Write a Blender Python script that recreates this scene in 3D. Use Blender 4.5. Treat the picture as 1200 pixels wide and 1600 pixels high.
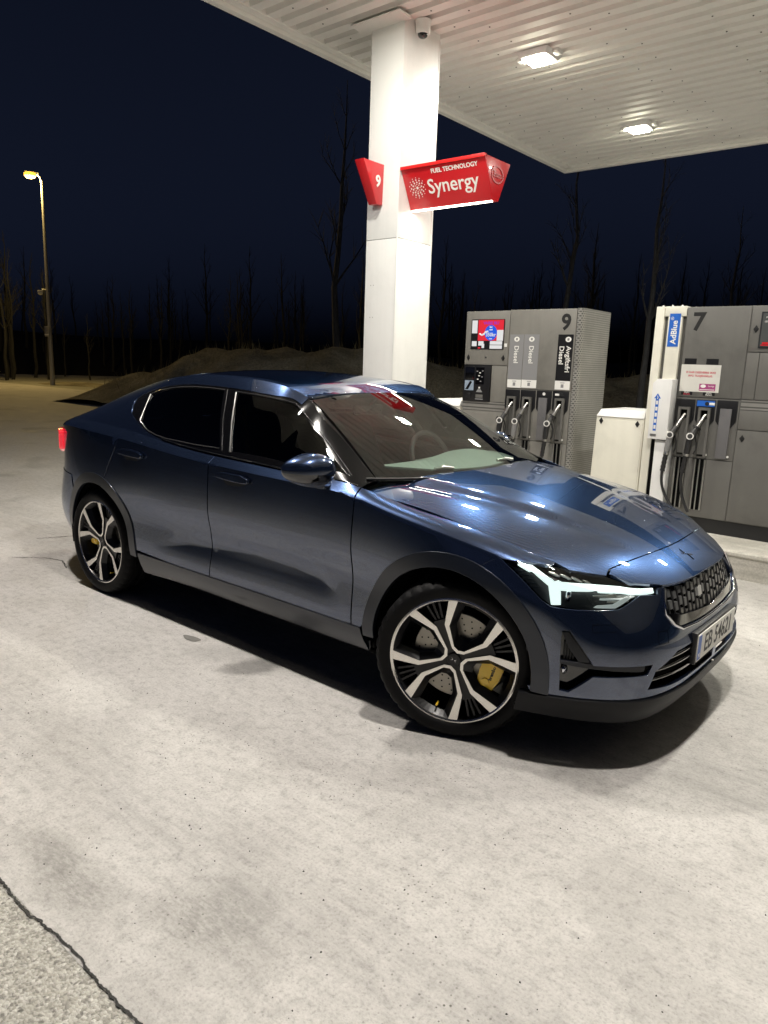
import bpy, bmesh, math, random
import numpy as np
from mathutils import Vector, Matrix
from mathutils.geometry import delaunay_2d_cdt
R=math.radians
random.seed(7); rng=np.random.default_rng(7)
for o in list(bpy.data.objects): bpy.data.objects.remove(o)
S=bpy.context.scene; C=S.collection

# ================= camera =================
cam_d=bpy.data.cameras.new('camera'); cam=bpy.data.objects.new('camera',cam_d); C.objects.link(cam); S.camera=cam
cam_d.sensor_fit='VERTICAL'; cam_d.sensor_height=36.0; cam_d.lens=1145.0/1600*36
cam_d.clip_start=.05; cam_d.clip_end=600
def _cam():
    yaw,pitch,roll=2.2640,-.1984,.0345
    f=Vector((math.cos(pitch)*math.cos(yaw),math.cos(pitch)*math.sin(yaw),math.sin(pitch)))
    r0=Vector((math.sin(yaw),-math.cos(yaw),0)); u0=r0.cross(f)
    r=math.cos(roll)*r0+math.sin(roll)*u0; u=-math.sin(roll)*r0+math.cos(roll)*u0
    m=Matrix((( r.x,u.x,-f.x,2.9883),(r.y,u.y,-f.y,-3.2773),(r.z,u.z,-f.z,1.5292),(0,0,0,1)))
    cam.matrix_world=m
_cam()
# ================= world (late dusk sky) =================
W=bpy.data.worlds.new('World'); S.world=W; W.use_nodes=True
nt=W.node_tree; bg=nt.nodes['Background']
sky=nt.nodes.new('ShaderNodeTexSky'); sky.sky_type='NISHITA'; sky.sun_disc=False
sky.sun_elevation=R(-2.0); sky.sun_rotation=R(200); sky.ozone_density=3.2
tnt=nt.nodes.new('ShaderNodeMix'); tnt.data_type='RGBA'; tnt.blend_type='MULTIPLY'; tnt.inputs[0].default_value=1.0; tnt.inputs[7].default_value=(.50,.72,1.62,1)
bw=nt.nodes.new('ShaderNodeRGBToBW'); nt.links.new(sky.outputs[0],bw.inputs[0]); nt.links.new(bw.outputs[0],tnt.inputs[6]); nt.links.new(tnt.outputs[2],bg.inputs[0]); bg.inputs[1].default_value=.19
# ================= exposure =================
S.view_settings.view_transform='Standard'; S.view_settings.look='None'; S.view_settings.exposure=0.0; S.view_settings.gamma=1.0
S.view_settings.use_curve_mapping=False
S.render.engine='CYCLES'
S.cycles.use_denoising=True; S.cycles.max_bounces=8; S.cycles.transparent_max_bounces=12
S.cycles.caustics_reflective=False; S.cycles.caustics_refractive=False; S.cycles.sample_clamp_indirect=6.0
LAMP_W=131.0

# ================= materials =================
MATS={}
def mat(name,col=(.5,.5,.5),rough=.5,metal=0.0,spec=.5,coat=0.0,coat_rough=.03,emit=None,es=0.0,fn=None):
    if name in MATS: return MATS[name]
    m=bpy.data.materials.new(name); m.use_nodes=True; n=m.node_tree.nodes; l=m.node_tree.links
    b=n['Principled BSDF']; b.inputs['Base Color'].default_value=(*col,1); b.inputs['Roughness'].default_value=rough
    b.inputs['Metallic'].default_value=metal; b.inputs['Specular IOR Level'].default_value=spec
    b.inputs['Coat Weight'].default_value=coat; b.inputs['Coat Roughness'].default_value=coat_rough
    if emit: b.inputs['Emission Color'].default_value=(*emit,1); b.inputs['Emission Strength'].default_value=es
    if fn: fn(m.node_tree,n,l,b)
    MATS[name]=m; return m
def nd(t,kind,**kw):
    x=t.nodes.new(kind)
    for k,v in kw.items(): setattr(x,k,v)
    return x
def noise(t,vec,scale,detail=4,rough=.6,dist=0):
    x=nd(t,'ShaderNodeTexNoise'); x.inputs['Scale'].default_value=scale; x.inputs['Detail'].default_value=detail
    x.inputs['Roughness'].default_value=rough; x.inputs['Distortion'].default_value=dist
    if vec is not None: t.links.new(vec,x.inputs['Vector'])
    return x.outputs['Fac']
def ramp(t,fac,stops,interp='LINEAR'):
    x=nd(t,'ShaderNodeValToRGB'); x.color_ramp.interpolation=interp
    e=x.color_ramp.elements
    while len(e)<len(stops): e.new(.5)
    for i,(p,c) in enumerate(stops):
        e[i].position=p; e[i].color=(*c,1) if len(c)==3 else c
    t.links.new(fac,x.inputs[0]); return x.outputs[0]
def g3(v): return (v,v,v)
def mix(t,fac,a,b,mode='MIX'):
    x=nd(t,'ShaderNodeMix',data_type='RGBA',blend_type=mode)
    for sock,val in ((x.inputs[0],fac),(x.inputs[6],a),(x.inputs[7],b)):
        if hasattr(val,'is_output') or isinstance(val,bpy.types.NodeSocket): t.links.new(val,sock)
        elif isinstance(val,(int,float)): sock.default_value=val
        else: sock.default_value=(*val,1) if len(val)==3 else val
    return x.outputs[2]
def mth(t,op,a,b=None,clamp=False):
    x=nd(t,'ShaderNodeMath',operation=op,use_clamp=clamp)
    for i,val in enumerate((a,b)):
        if val is None: continue
        if isinstance(val,bpy.types.NodeSocket): t.links.new(val,x.inputs[i])
        else: x.inputs[i].default_value=val
    return x.outputs[0]
def mapping(t,scale=(1,1,1),rot=(0,0,0),kind='Object'):
    tc=nd(t,'ShaderNodeTexCoord'); mp=nd(t,'ShaderNodeMapping'); mp.inputs['Scale'].default_value=scale; mp.inputs['Rotation'].default_value=rot
    t.links.new(tc.outputs[kind],mp.inputs[0]); return mp.outputs[0]
def bump(t,b,h,strength=.3,dist=.01):
    x=nd(t,'ShaderNodeBump'); x.inputs['Strength'].default_value=strength; x.inputs['Distance'].default_value=dist
    t.links.new(h,x.inputs['Height']); t.links.new(x.outputs[0],b.inputs['Normal'])
    return x

PATCHES=[(1.13,-2.37,.22,.13,.75),(.92,-2.36,.16,.08,.6),(1.52,-2.20,.26,.20,.70),(1.05,-1.68,.13,.09,.28),(1.95,-.78,.20,.10,.45),(2.35,-.55,.28,.10,.35),(1.60,-1.20,.30,.10,.25),(.30,-1.9,.35,.20,.22),(-1.4,-1.9,.5,.2,.25),(2.6,-1.6,.5,.15,.22)]
def f_concrete(t,n,l,b):
    v=mapping(t)
    big=noise(t,v,.55,5,.6,.3); mid=noise(t,v,3.2,6,.65,.4); fine=noise(t,v,95,3,.7); med=noise(t,v,22,5,.7)
    col=ramp(t,big,[(.30,(.37,.355,.335)),(.50,(.47,.452,.43)),(.72,(.53,.512,.488))])
    col=mix(t,.55,col,ramp(t,mid,[(.25,(.33,.317,.297)),(.45,(.46,.443,.418)),(.7,(.54,.523,.497))]),'MIX')
    col=mix(t,.55,col,ramp(t,med,[(.3,g3(.50)),(.48,g3(.96)),(.8,g3(1.22))]),'MULTIPLY')
    col=mix(t,.75,col,ramp(t,fine,[(.30,g3(.62)),(.46,g3(.97)),(.72,g3(1.16))]),'MULTIPLY')
    # broom / tyre streaks
    v2=mapping(t,(1.6,15,1),(0,0,R(24))); st=noise(t,v2,1.6,5,.7,.2)
    col=mix(t,.30,col,ramp(t,st,[(.32,g3(.70)),(.5,g3(1.0)),(.72,g3(1.12))]),'MULTIPLY')
    # dark oily patches
    ob=noise(t,v,.9,3,.5,.8); col=mix(t,ramp(t,ob,[(.56,g3(0)),(.72,g3(.50))]),col,(.21,.205,.19))
    # individual dirt patches, broken up by scratchy noise
    scr=noise(t,mapping(t,(9,30,1),(0,0,R(-38))),3,5,.7,.4)
    for px,py,rx,ry,am in PATCHES:
        mp=nd(t,'ShaderNodeMapping'); mp.inputs['Location'].default_value=(-px/rx,-py/ry,0); mp.inputs['Scale'].default_value=(1/rx,1/ry,0); l.new(v,mp.inputs[0])
        ln=nd(t,'ShaderNodeVectorMath',operation='LENGTH'); l.new(mp.outputs[0],ln.inputs[0])
        k=mth(t,'ADD',ln.outputs['Value'],mth(t,'MULTIPLY',mth(t,'SUBTRACT',mid,.5),1.6)); k=ramp(t,k,[(.25,g3(am)),(1.0,g3(0))])
        k=mth(t,'MULTIPLY',k,ramp(t,scr,[(.30,g3(1.0)),(.62,g3(.35))])); col=mix(t,k,col,(.17,.165,.15))
    # tyre lanes running past the pumps
    sy=nd(t,'ShaderNodeSeparateXYZ'); l.new(v,sy.inputs[0]); wv=mth(t,'ADD',sy.outputs['Y'],mth(t,'MULTIPLY',mth(t,'SUBTRACT',noise(t,v,.35,2,.5),.5),1.3))
    for yc,wd,am in ((-1.95,.16,.30),(-.35,.20,.30),(-2.9,.15,.2)):
        d=mth(t,'ABSOLUTE',mth(t,'SUBTRACT',wv,yc)); k=ramp(t,mth(t,'DIVIDE',d,wd*2),[(.25,g3(am)),(.9,g3(0))]); k=mth(t,'MULTIPLY',k,ramp(t,st,[(.3,g3(1)),(.7,g3(.2))])); col=mix(t,k,col,(.20,.195,.185))
    # pits and specks
    vo=nd(t,'ShaderNodeTexVoronoi'); vo.inputs['Scale'].default_value=42; l.new(v,vo.inputs['Vector'])
    pm=noise(t,v,1.7,3,.6); pit=mth(t,'MULTIPLY',ramp(t,vo.outputs['Distance'],[(.10,g3(1)),(.16,g3(0))]),ramp(t,pm,[(.50,g3(0)),(.66,g3(1))]))
    col=mix(t,pit,col,(.12,.115,.10))
    l.new(col,b.inputs['Base Color'])
    h=mth(t,'ADD',mth(t,'MULTIPLY',fine,.6),mth(t,'ADD',mth(t,'MULTIPLY',med,.8),mth(t,'MULTIPLY',st,.35)))
    h=mth(t,'SUBTRACT',h,mth(t,'MULTIPLY',pit,.8))
    bump(t,b,h,.42,.006)
    l.new(ramp(t,mid,[(.3,g3(.62)),(.7,g3(.85))]),b.inputs['Roughness'])
def f_aggregate(t,n,l,b):
    v=mapping(t)
    vo=nd(t,'ShaderNodeTexVoronoi'); vo.inputs['Scale'].default_value=120; vo.inputs['Randomness'].default_value=1; l.new(v,vo.inputs['Vector'])
    fine=noise(t,v,170,3,.7); big=noise(t,v,1.2,4,.6); med=noise(t,v,60,3,.65)
    col=ramp(t,vo.outputs['Color'],[(.0,(.16,.155,.14)),(.35,(.36,.345,.30)),(.7,(.47,.455,.41)),(1,(.60,.585,.54))])
    col=mix(t,.8,col,ramp(t,med,[(.34,g3(.50)),(.46,g3(.95)),(.7,g3(1.18))]),'MULTIPLY')
    col=mix(t,.5,col,ramp(t,big,[(.3,g3(.75)),(.7,g3(1.15))]),'MULTIPLY')
    l.new(col,b.inputs['Base Color']); b.inputs['Roughness'].default_value=.85
    bump(t,b,mth(t,'ADD',mth(t,'MULTIPLY',vo.outputs['Distance'],-1.0),fine),.6,.006)
def f_asphalt(t,n,l,b):
    v=mapping(t); big=noise(t,v,.12,5,.6,.4); mid=noise(t,v,1.4,5,.6); fine=noise(t,v,60,3,.7)
    col=ramp(t,big,[(.3,(.24,.235,.20)),(.6,(.33,.32,.275)),(.8,(.40,.39,.34))])
    col=mix(t,.6,col,ramp(t,mid,[(.3,g3(.65)),(.7,g3(1.25))]),'MULTIPLY'); col=mix(t,.6,col,ramp(t,fine,[(.3,g3(.5)),(.7,g3(1.3))]),'MULTIPLY')
    v2=mapping(t,(.25,3.5,1),(0,0,R(-35))); st=noise(t,v2,1.2,4,.6); col=mix(t,.6,col,ramp(t,st,[(.35,g3(.7)),(.65,g3(1.2))]),'MULTIPLY')
    l.new(col,b.inputs['Base Color']); b.inputs['Roughness'].default_value=.8; bump(t,b,fine,.5,.008)
def f_kerb(t,n,l,b):
    v=mapping(t); a=noise(t,v,3,6,.7,.3); f=noise(t,v,70,4,.7)
    v2=mapping(t,(.6,1,14)); s=noise(t,v2,2,4,.6)
    col=ramp(t,a,[(.25,(.42,.40,.35)),(.5,(.58,.56,.50)),(.75,(.68,.66,.60))]); col=mix(t,.6,col,ramp(t,f,[(.3,g3(.6)),(.6,g3(1.1))]),'MULTIPLY')
    col=mix(t,.5,col,ramp(t,s,[(.3,g3(.7)),(.6,g3(1.1))]),'MULTIPLY')
    l.new(col,b.inputs['Base Color']); b.inputs['Roughness'].default_value=.8; bump(t,b,f,.35,.004)
def f_soil(t,n,l,b):
    v=mapping(t); a=noise(t,v,.8,6,.7,.5); f=noise(t,v,18,5,.75)
    col=ramp(t,a,[(.3,(.11,.095,.065)),(.5,(.25,.22,.15)),(.68,(.38,.35,.26)),(.8,(.50,.47,.38))]); col=mix(t,.8,col,ramp(t,f,[(.3,g3(.35)),(.65,g3(1.35))]),'MULTIPLY')
    l.new(col,b.inputs['Base Color']); b.inputs['Roughness'].default_value=.95; bump(t,b,mth(t,'ADD',f,a),.9,.12)
def f_bark(t,n,l,b):
    v=mapping(t,(6,6,1.2)); a=noise(t,v,3,5,.7)
    l.new(ramp(t,a,[(.3,(.008,.008,.008)),(.6,(.019,.019,.019)),(.8,(.034,.034,.034))]),b.inputs['Base Color']); b.inputs['Roughness'].default_value=.9; bump(t,b,a,.5,.02)
def dirty(base,amt=.25,scale=2.5,rough=.45,streak=True):
    def f(t,n,l,b):
        v=mapping(t); a=noise(t,v,scale,6,.65,.3); fi=noise(t,v,40,4,.7)
        col=mix(t,1.0,base,ramp(t,a,[(.28,g3(1-amt)),(.5,g3(1)),(.8,g3(1+amt*.35))]),'MULTIPLY')
        if streak:
            v2=mapping(t,(14,14,.8)); s=noise(t,v2,.9,4,.6); col=mix(t,.30,col,ramp(t,s,[(.3,g3(1-amt)),(.55,g3(1))]),'MULTIPLY')
        l.new(col,b.inputs['Base Color']); l.new(ramp(t,fi,[(.3,g3(max(rough-.1,.05))),(.7,g3(rough+.12))]),b.inputs['Roughness'])
    return f
def f_paint(t,n,l,b):
    v=mapping(t)
    fl=nd(t,'ShaderNodeTexVoronoi'); fl.inputs['Scale'].default_value=900; l.new(v,fl.inputs['Vector'])
    col=ramp(t,fl.outputs['Color'],[(0,(.016,.026,.056)),(.6,(.027,.043,.090)),(1,(.060,.090,.170))])
    l.new(col,b.inputs['Base Color'])
    b.inputs['Metallic'].default_value=.88; b.inputs['Roughness'].default_value=.27
    b.inputs['Coat Weight'].default_value=1; b.inputs['Coat IOR'].default_value=1.85
    b.inputs['Specular IOR Level'].default_value=0.0; b.inputs['Specular Tint'].default_value=(.50,.62,.90,1)
    # light road dust and dried drops, more on the upward faces
    ge=nd(t,'ShaderNodeNewGeometry'); sx=nd(t,'ShaderNodeSeparateXYZ'); l.new(ge.outputs['Normal'],sx.inputs[0])
    up=mth(t,'POWER',mth(t,'MAXIMUM',sx.outputs['Z'],0.0),2.0)
    dr=nd(t,'ShaderNodeTexVoronoi'); dr.inputs['Scale'].default_value=110; l.new(v,dr.inputs['Vector'])
    dm=noise(t,v,5,4,.6)
    drop=mth(t,'MULTIPLY',ramp(t,dr.outputs['Distance'],[(.06,g3(1)),(.16,g3(0))]),ramp(t,dm,[(.52,g3(0)),(.70,g3(1))]))
    drop=mth(t,'MULTIPLY',drop,mth(t,'MINIMUM',mth(t,'MULTIPLY',up,1.6),1.0))
    l.new(mth(t,'ADD',mth(t,'MULTIPLY',ramp(t,noise(t,v,9,5,.7),[(.45,g3(.0)),(.85,g3(1))]),.006),.0),b.inputs['Coat Roughness'])
    bp=nd(t,'ShaderNodeBump'); bp.inputs['Strength'].default_value=.5; bp.inputs['Distance'].default_value=.002
    l.new(drop,bp.inputs['Height']); l.new(bp.outputs[0],b.inputs['Coat Normal'])
def f_perf(t,n,l,b):   # perforated sheet metal, fine dots
    v=mapping(t)
    sep=nd(t,'ShaderNodeSeparateXYZ'); l.new(v,sep.inputs[0])
    s=1/.018
    yv=mth(t,'MULTIPLY',sep.outputs['Y'],s); zv=mth(t,'MULTIPLY',sep.outputs['Z'],s*.9)
    row=mth(t,'FLOOR',zv); odd=mth(t,'MULTIPLY',mth(t,'MODULO',row,2.0),.5)
    fy=mth(t,'SUBTRACT',mth(t,'FRACT',mth(t,'ADD',yv,odd)),.5); fz=mth(t,'SUBTRACT',mth(t,'FRACT',zv),.5)
    d=mth(t,'SQRT',mth(t,'ADD',mth(t,'MULTIPLY',fy,fy),mth(t,'MULTIPLY',fz,fz)))
    hole=ramp(t,d,[(.26,g3(1)),(.34,g3(0))])
    a=noise(t,v,3,5,.6); base=ramp(t,a,[(.3,(.26,.255,.235)),(.7,(.38,.37,.345))])
    l.new(mix(t,hole,base,(.10,.10,.092)),b.inputs['Base Color']); b.inputs['Metallic'].default_value=.4; b.inputs['Roughness'].default_value=.45
def glass_mat(name,tint,ior=1.5,rough=.0):
    m=bpy.data.materials.new(name); m.use_nodes=True; t=m.node_tree; n=t.nodes; l=t.links
    for x in list(n): n.remove(x)
    out=nd(t,'ShaderNodeOutputMaterial'); tr=nd(t,'ShaderNodeBsdfTransparent'); tr.inputs[0].default_value=(*tint,1)
    gl=nd(t,'ShaderNodeBsdfGlossy'); gl.inputs['Roughness'].default_value=rough; gl.inputs[0].default_value=(1,1,1,1)
    fr=nd(t,'ShaderNodeFresnel'); fr.inputs[0].default_value=ior
    mx=nd(t,'ShaderNodeMixShader'); l.new(fr.outputs[0],mx.inputs[0]); l.new(tr.outputs[0],mx.inputs[1]); l.new(gl.outputs[0],mx.inputs[2])
    l.new(mx.outputs[0],out.inputs[0]); MATS[name]=m; return m
def emis(name,col,st): return mat(name,(.8,.8,.8),.4,emit=col,es=st)

M_conc=mat('concrete',fn=f_concrete); M_agg=mat('aggregate',fn=f_aggregate); M_asph=mat('asphalt',fn=f_asphalt); M_kerb=mat('kerb concrete',fn=f_kerb)
def f_bark2(t,n,l,b):
    v=mapping(t,(6,6,1.2)); a=noise(t,v,3,5,.7)
    l.new(ramp(t,a,[(.3,(.035,.035,.036)),(.6,(.07,.07,.072)),(.8,(.12,.12,.12))]),b.inputs['Base Color']); b.inputs['Roughness'].default_value=.9
M_soil=mat('soil',fn=f_soil); M_bark=mat('bark',fn=f_bark); M_bark2=mat('pale bark',fn=f_bark2)
M_tar=mat('joint filler',(.035,.034,.032),.9)
M_paint=mat('blue metallic paint',fn=f_paint)
M_gblack=mat('gloss black',(.004,.004,.005),.08,coat=1)
M_black=mat('black plastic',(.012,.012,.013),.5)
M_trim=mat('charcoal trim',(.0085,.0105,.0165),.36,spec=.35,coat=.25,coat_rough=.12)
M_arch=mat('arch trim',(.013,.017,.027),.34,metal=.45,coat=.5,coat_rough=.08)
M_lip=mat('lip black',(.006,.0065,.008),.45,spec=.22)
M_pillar=mat('pillar black',(.004,.004,.0045),.12,spec=.28)
M_dark=mat('void black',(.003,.003,.003),.9,spec=.1)
M_rubber=mat('tyre rubber',(.004,.004,.0043),.6,spec=.16)
M_alloy=mat('machined alloy',(.78,.76,.71),.22,metal=1.0)
M_rimblk=mat('rim gloss black',(.007,.007,.008),.32,spec=.4)
M_disc=mat('brake iron',(.34,.32,.28),.42,metal=1.0)
M_gold=mat('gold caliper',(1.0,.66,.04),.35,coat=.6)
M_chrome=mat('satin chrome',(.72,.72,.74),.14,metal=1.0)
M_steel=mat('steel',(.55,.54,.52),.35,metal=1.0)
M_wtrim=mat('window edging',(.26,.26,.265),.25,metal=.9)
M_galv=mat('galvanised pole',(.42,.41,.38),.5,metal=.6)
M_white=mat('white sheet steel',fn=dirty((.80,.80,.785),.10,1.2,.35))
M_ceil=mat('ceiling sheet',fn=dirty((.88,.87,.83),.10,.8,.5,False))
M_cream=mat('cream cabinet',fn=dirty((.78,.76,.66),.14,2.0,.4))
M_pgrey=mat('pump grey',fn=dirty((.205,.198,.178),.26,2.0,.42))
M_pgrey2=mat('pump dark grey',fn=dirty((.135,.132,.122),.28,2.0,.42))
M_label=mat('grey label',(.25,.25,.255),.4)
M_lblack=mat('black label',(.010,.010,.011),.35)
M_lwhite=mat('white label',(.80,.79,.76),.4)
M_blue=mat('blue label',(.02,.13,.55),.4)
M_red=mat('red sign',(.56,.012,.018),.28,coat=.4)
M_redd=mat('red relief',(.42,.008,.014),.3)
M_white2=mat('white lettering',(.85,.84,.80),.4)
M_txtk=mat('black lettering',(.012,.012,.012),.5)
M_txtr=mat('red lettering',(.60,.05,.08),.5)
M_paper=mat('paper notice',fn=dirty((.66,.65,.60),.12,6,.5,False))
M_perf=mat('perforated metal',fn=f_perf)
M_hose=mat('hose rubber',(.018,.018,.019),.45)
M_noz=mat('nozzle body',(.06,.06,.06),.4)
M_alu=mat('cast aluminium',(.62,.61,.58),.3,metal=1.0)
M_cabin=mat('cabin plastic',(.030,.031,.033),.6)
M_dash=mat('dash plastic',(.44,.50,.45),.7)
M_seat=mat('seat fabric',(.045,.043,.04),.8)
M_belt=mat('seat belt',(.40,.27,.05),.7)
M_glass=glass_mat('windscreen glass',(.74,.83,.78),1.78)
M_tint=glass_mat('tinted glass',(.13,.135,.13),1.4)
M_privacy=glass_mat('privacy glass',(.045,.046,.05),1.45)
M_roofgl=mat('roof glass',(.002,.002,.003),.03,coat=1)
M_lens=glass_mat('lamp lens',(.93,.95,.95),1.45)
M_drl=emis('daylight strip',(.82,1.0,.95),1.12)
M_drl2=emis('daylight strip dim',(.86,1.0,.95),.28)
M_tail=mat('tail lamp red',(.5,.01,.02),.15,coat=1,emit=(1,.03,.05),es=.7)
M_lamp=emis('canopy lamp lens',(1.0,.95,.74),95.0)
M_sodium=emis('street lamp lens',(1.0,.44,.035),2.6)
M_led=emis('led strip',(1.0,.96,.80),9.0)
M_plate=mat('number plate',(.74,.73,.68),.35)

# ================= mesh helpers =================
def link(name,me,parent=None,loc=None,rot=None):
    o=bpy.data.objects.new(name,me); C.objects.link(o)
    if parent is not None: o.parent=parent
    if loc is not None: o.location=loc
    if rot is not None: o.rotation_euler=rot
    return o
def tag(o,label=None,cat=None,group=None,kind=None):
    if label: o['label']=label
    if cat: o['category']=cat
    if group: o['group']=group
    if kind: o['kind']=kind
    return o
def empty(name,loc=(0,0,0),rz=0):
    o=bpy.data.objects.new(name,None); o.empty_display_size=.2; C.objects.link(o); o.location=loc; o.rotation_euler=(0,0,rz); return o
class MB:
    def __init__(s): s.v=[]; s.f=[]; s.m=[]; s.cm=0
    def add(s,vs,fs):
        k=len(s.v); s.v+= [tuple(p) for p in vs]; s.f+=[tuple(i+k for i in f) for f in fs]; s.m+=[s.cm]*len(fs); return s
    def box(s,x0,x1,y0,y1,z0,z1):
        return s.add([(x0,y0,z0),(x1,y0,z0),(x1,y1,z0),(x0,y1,z0),(x0,y0,z1),(x1,y0,z1),(x1,y1,z1),(x0,y1,z1)],[(0,3,2,1),(4,5,6,7),(0,1,5,4),(1,2,6,5),(2,3,7,6),(3,0,4,7)])
    def tube(s,pts,r,n=10,cap=True):
        pts=[Vector(p) for p in pts]; rs=r if isinstance(r,(list,tuple)) else [r]*len(pts)
        vs=[];fs=[]; pu=None
        for i,p in enumerate(pts):
            t=(pts[min(i+1,len(pts)-1)]-pts[max(i-1,0)]).normalized()
            if pu is None: pu=t.orthogonal().normalized()
            pu=(pu-t*pu.dot(t)).normalized(); w=t.cross(pu)
            for k in range(n):
                a=2*math.pi*k/n; vs.append(p+rs[i]*(math.cos(a)*pu+math.sin(a)*w))
        for i in range(len(pts)-1):
            for k in range(n):
                a=i*n+k;b=i*n+(k+1)%n; fs.append((a,b,b+n,a+n))
        if cap: fs.append(tuple(range(n))[::-1]); fs.append(tuple((len(pts)-1)*n+k for k in range(n)))
        return s.add(vs,fs)
    def cyl(s,p0,p1,r,n=16): return s.tube([p0,p1],r,n)
    def prism(s,poly,fn,d0,d1):   # poly 2-D, fn(a,b,d)->3-D
        n=len(poly); vs=[fn(a,b,d0) for a,b in poly]+[fn(a,b,d1) for a,b in poly]
        fs=[tuple(range(n))[::-1],tuple(range(n,2*n))]+[(i,(i+1)%n,n+(i+1)%n,n+i) for i in range(n)]
        return s.add(vs,fs)
    def lathe(s,prof,fn,n=48,closed=False):   # prof (r,w); fn(a,b,w)
        m=len(prof); vs=[];fs=[]
        for k in range(n):
            c_,s_=math.cos(2*math.pi*k/n),math.sin(2*math.pi*k/n)
            for r,w in prof: vs.append(fn(r*c_,r*s_,w))
        for k in range(n):
            k2=(k+1)%n
            for i in range(m-1 if not closed else m):
                j=(i+1)%m; fs.append((k*m+i,k*m+j,k2*m+j,k2*m+i))
        return s.add(vs,fs)
    def grid(s,P):
        n,m=len(P),len(P[0]); return s.add([p for r in P for p in r],[(i*m+j,(i+1)*m+j,(i+1)*m+j+1,i*m+j+1) for i in range(n-1) for j in range(m-1)])
    def mesh(s,name,mats,smooth=None,bevel=0,recalc=True):
        me=bpy.data.meshes.new(name); me.from_pydata(s.v,[],s.f)
        for m in (mats if isinstance(mats,(list,tuple)) else [mats]): me.materials.append(m)
        if any(s.m): me.polygons.foreach_set('material_index',s.m)
        bm=bmesh.new(); bm.from_mesh(me)
        if recalc: bmesh.ops.recalc_face_normals(bm,faces=bm.faces)
        if bevel:
            es=[e for e in bm.edges if len(e.link_faces)==2 and e.calc_face_angle(0)>.6]
            bmesh.ops.bevel(bm,geom=es,offset=bevel,segments=2,profile=.6,affect='EDGES',clamp_overlap=True)
            smooth=smooth if smooth is not None else 35
        bm.to_mesh(me); bm.free()
        if smooth is not None:
            me.polygons.foreach_set('use_smooth',[True]*len(me.polygons)); me.set_sharp_from_angle(angle=R(smooth))
        return me
    def build(s,name,mats,parent=None,smooth=None,bevel=0,loc=None,rot=None,recalc=True):
        return link(name,s.mesh(name,mats,smooth,bevel,recalc),parent,loc,rot)
def box(name,x0,x1,y0,y1,z0,z1,m,parent=None,bevel=0): return MB().box(x0,x1,y0,y1,z0,z1).build(name,m,parent,bevel=bevel)
def text_mesh(body,size,depth=.001,align='CENTER',bold=0.0,shear=0,sp=1.0):
    cu=bpy.data.curves.new('txt','FONT'); cu.body=body; cu.size=size; cu.extrude=depth; cu.align_x=align; cu.align_y='CENTER'; cu.offset=bold; cu.shear=shear; cu.space_character=sp; cu.resolution_u=3
    o=bpy.data.objects.new('txt',cu); C.objects.link(o)
    dg=bpy.context.evaluated_depsgraph_get(); dg.update(); me=bpy.data.meshes.new_from_object(o.evaluated_get(dg)); 
    bpy.data.objects.remove(o); bpy.data.curves.remove(cu); return me
def text(name,body,size,m,parent,org,right,up,depth=.001,align='CENTER',bold=0.0,sx=1.0,shear=0,sp=1.0):
    me=text_mesh(body,size,depth,align,bold,shear,sp); me.materials.clear(); me.materials.append(m); me.name=name
    r=Vector(right).normalized(); u=Vector(up).normalized(); w=r.cross(u)
    M=Matrix(((r.x*sx,u.x,w.x,org[0]),(r.y*sx,u.y,w.y,org[1]),(r.z*sx,u.z,w.z,org[2]),(0,0,0,1)))
    me.transform(M); return link(name,me,parent)

# ================= car surface sheets (pure numpy) =================
# ---------- splines ----------
def spl_basis(knots):
    k=np.asarray(knots,float); n=len(k); h=np.diff(k)
    A=np.zeros((n,n)); B=np.zeros((n,n))
    A[0,0]=A[-1,-1]=1
    for i in range(1,n-1):
        A[i,i-1]=h[i-1]; A[i,i]=2*(h[i-1]+h[i]); A[i,i+1]=h[i]
        B[i,i-1]=6/h[i-1]; B[i,i]=-6/h[i-1]-6/h[i]; B[i,i+1]=6/h[i]
    M=np.linalg.solve(A,B)
    def f(x):
        x=np.clip(np.atleast_1d(np.asarray(x,float)),k[0],k[-1])
        i=np.clip(np.searchsorted(k,x,'right')-1,0,n-2); hh=h[i]
        a=(k[i+1]-x)/hh; b=(x-k[i])/hh
        W=np.zeros((len(x),n)); r=np.arange(len(x))
        W[r,i]+=a; W[r,i+1]+=b
        W+=((a**3-a)*hh**2/6)[:,None]*M[i]+((b**3-b)*hh**2/6)[:,None]*M[i+1]
        return W
    return f
def spline(xs,ys):
    xs=np.asarray(xs,float); ys=np.asarray(ys,float)
    if xs[0]>xs[-1]: xs=xs[::-1]; ys=ys[::-1]
    b=spl_basis(xs)
    return lambda x: b(x)@ys
def tab(t):
    t=np.array(t,float); return spline(t[:,0],t[:,1])
# ---------- hood / nose sheet ----------
H_zc=tab([(.80,1.036),(.93,1.022),(1.2,.985),(1.5,.925),(1.75,.857),(1.94,.787),(2.02,.750),(2.10,.708),(2.16,.672)])
H_a=tab([(.80,.094),(1.0,.097),(1.37,.102),(1.62,.112),(1.72,.138),(1.888,.215),(2.04,.33),(2.16,.40)])
def smooth(a,b,x):
    t=np.clip((x-a)/(b-a),0,1); return t*t*(3-2*t)
def hood(x,y):
    x=np.asarray(x,float); y=np.abs(np.asarray(y,float))
    sh=x.shape; x=x.ravel(); y=y.ravel()
    z=H_zc(x)-H_a(x)*(y*y+1e-6)**1.5
    yc=np.interp(x,[.8,1.90],[.56,.235])          # power-dome crease
    amp=.009*smooth(1.93,1.6,x)
    z=z-amp*smooth(-.005,.085,y-yc)
    z=z-.004*smooth(1.93,1.6,x)*np.exp(-((y-yc-.09)/.06)**2)
    return z.reshape(sh)
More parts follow.
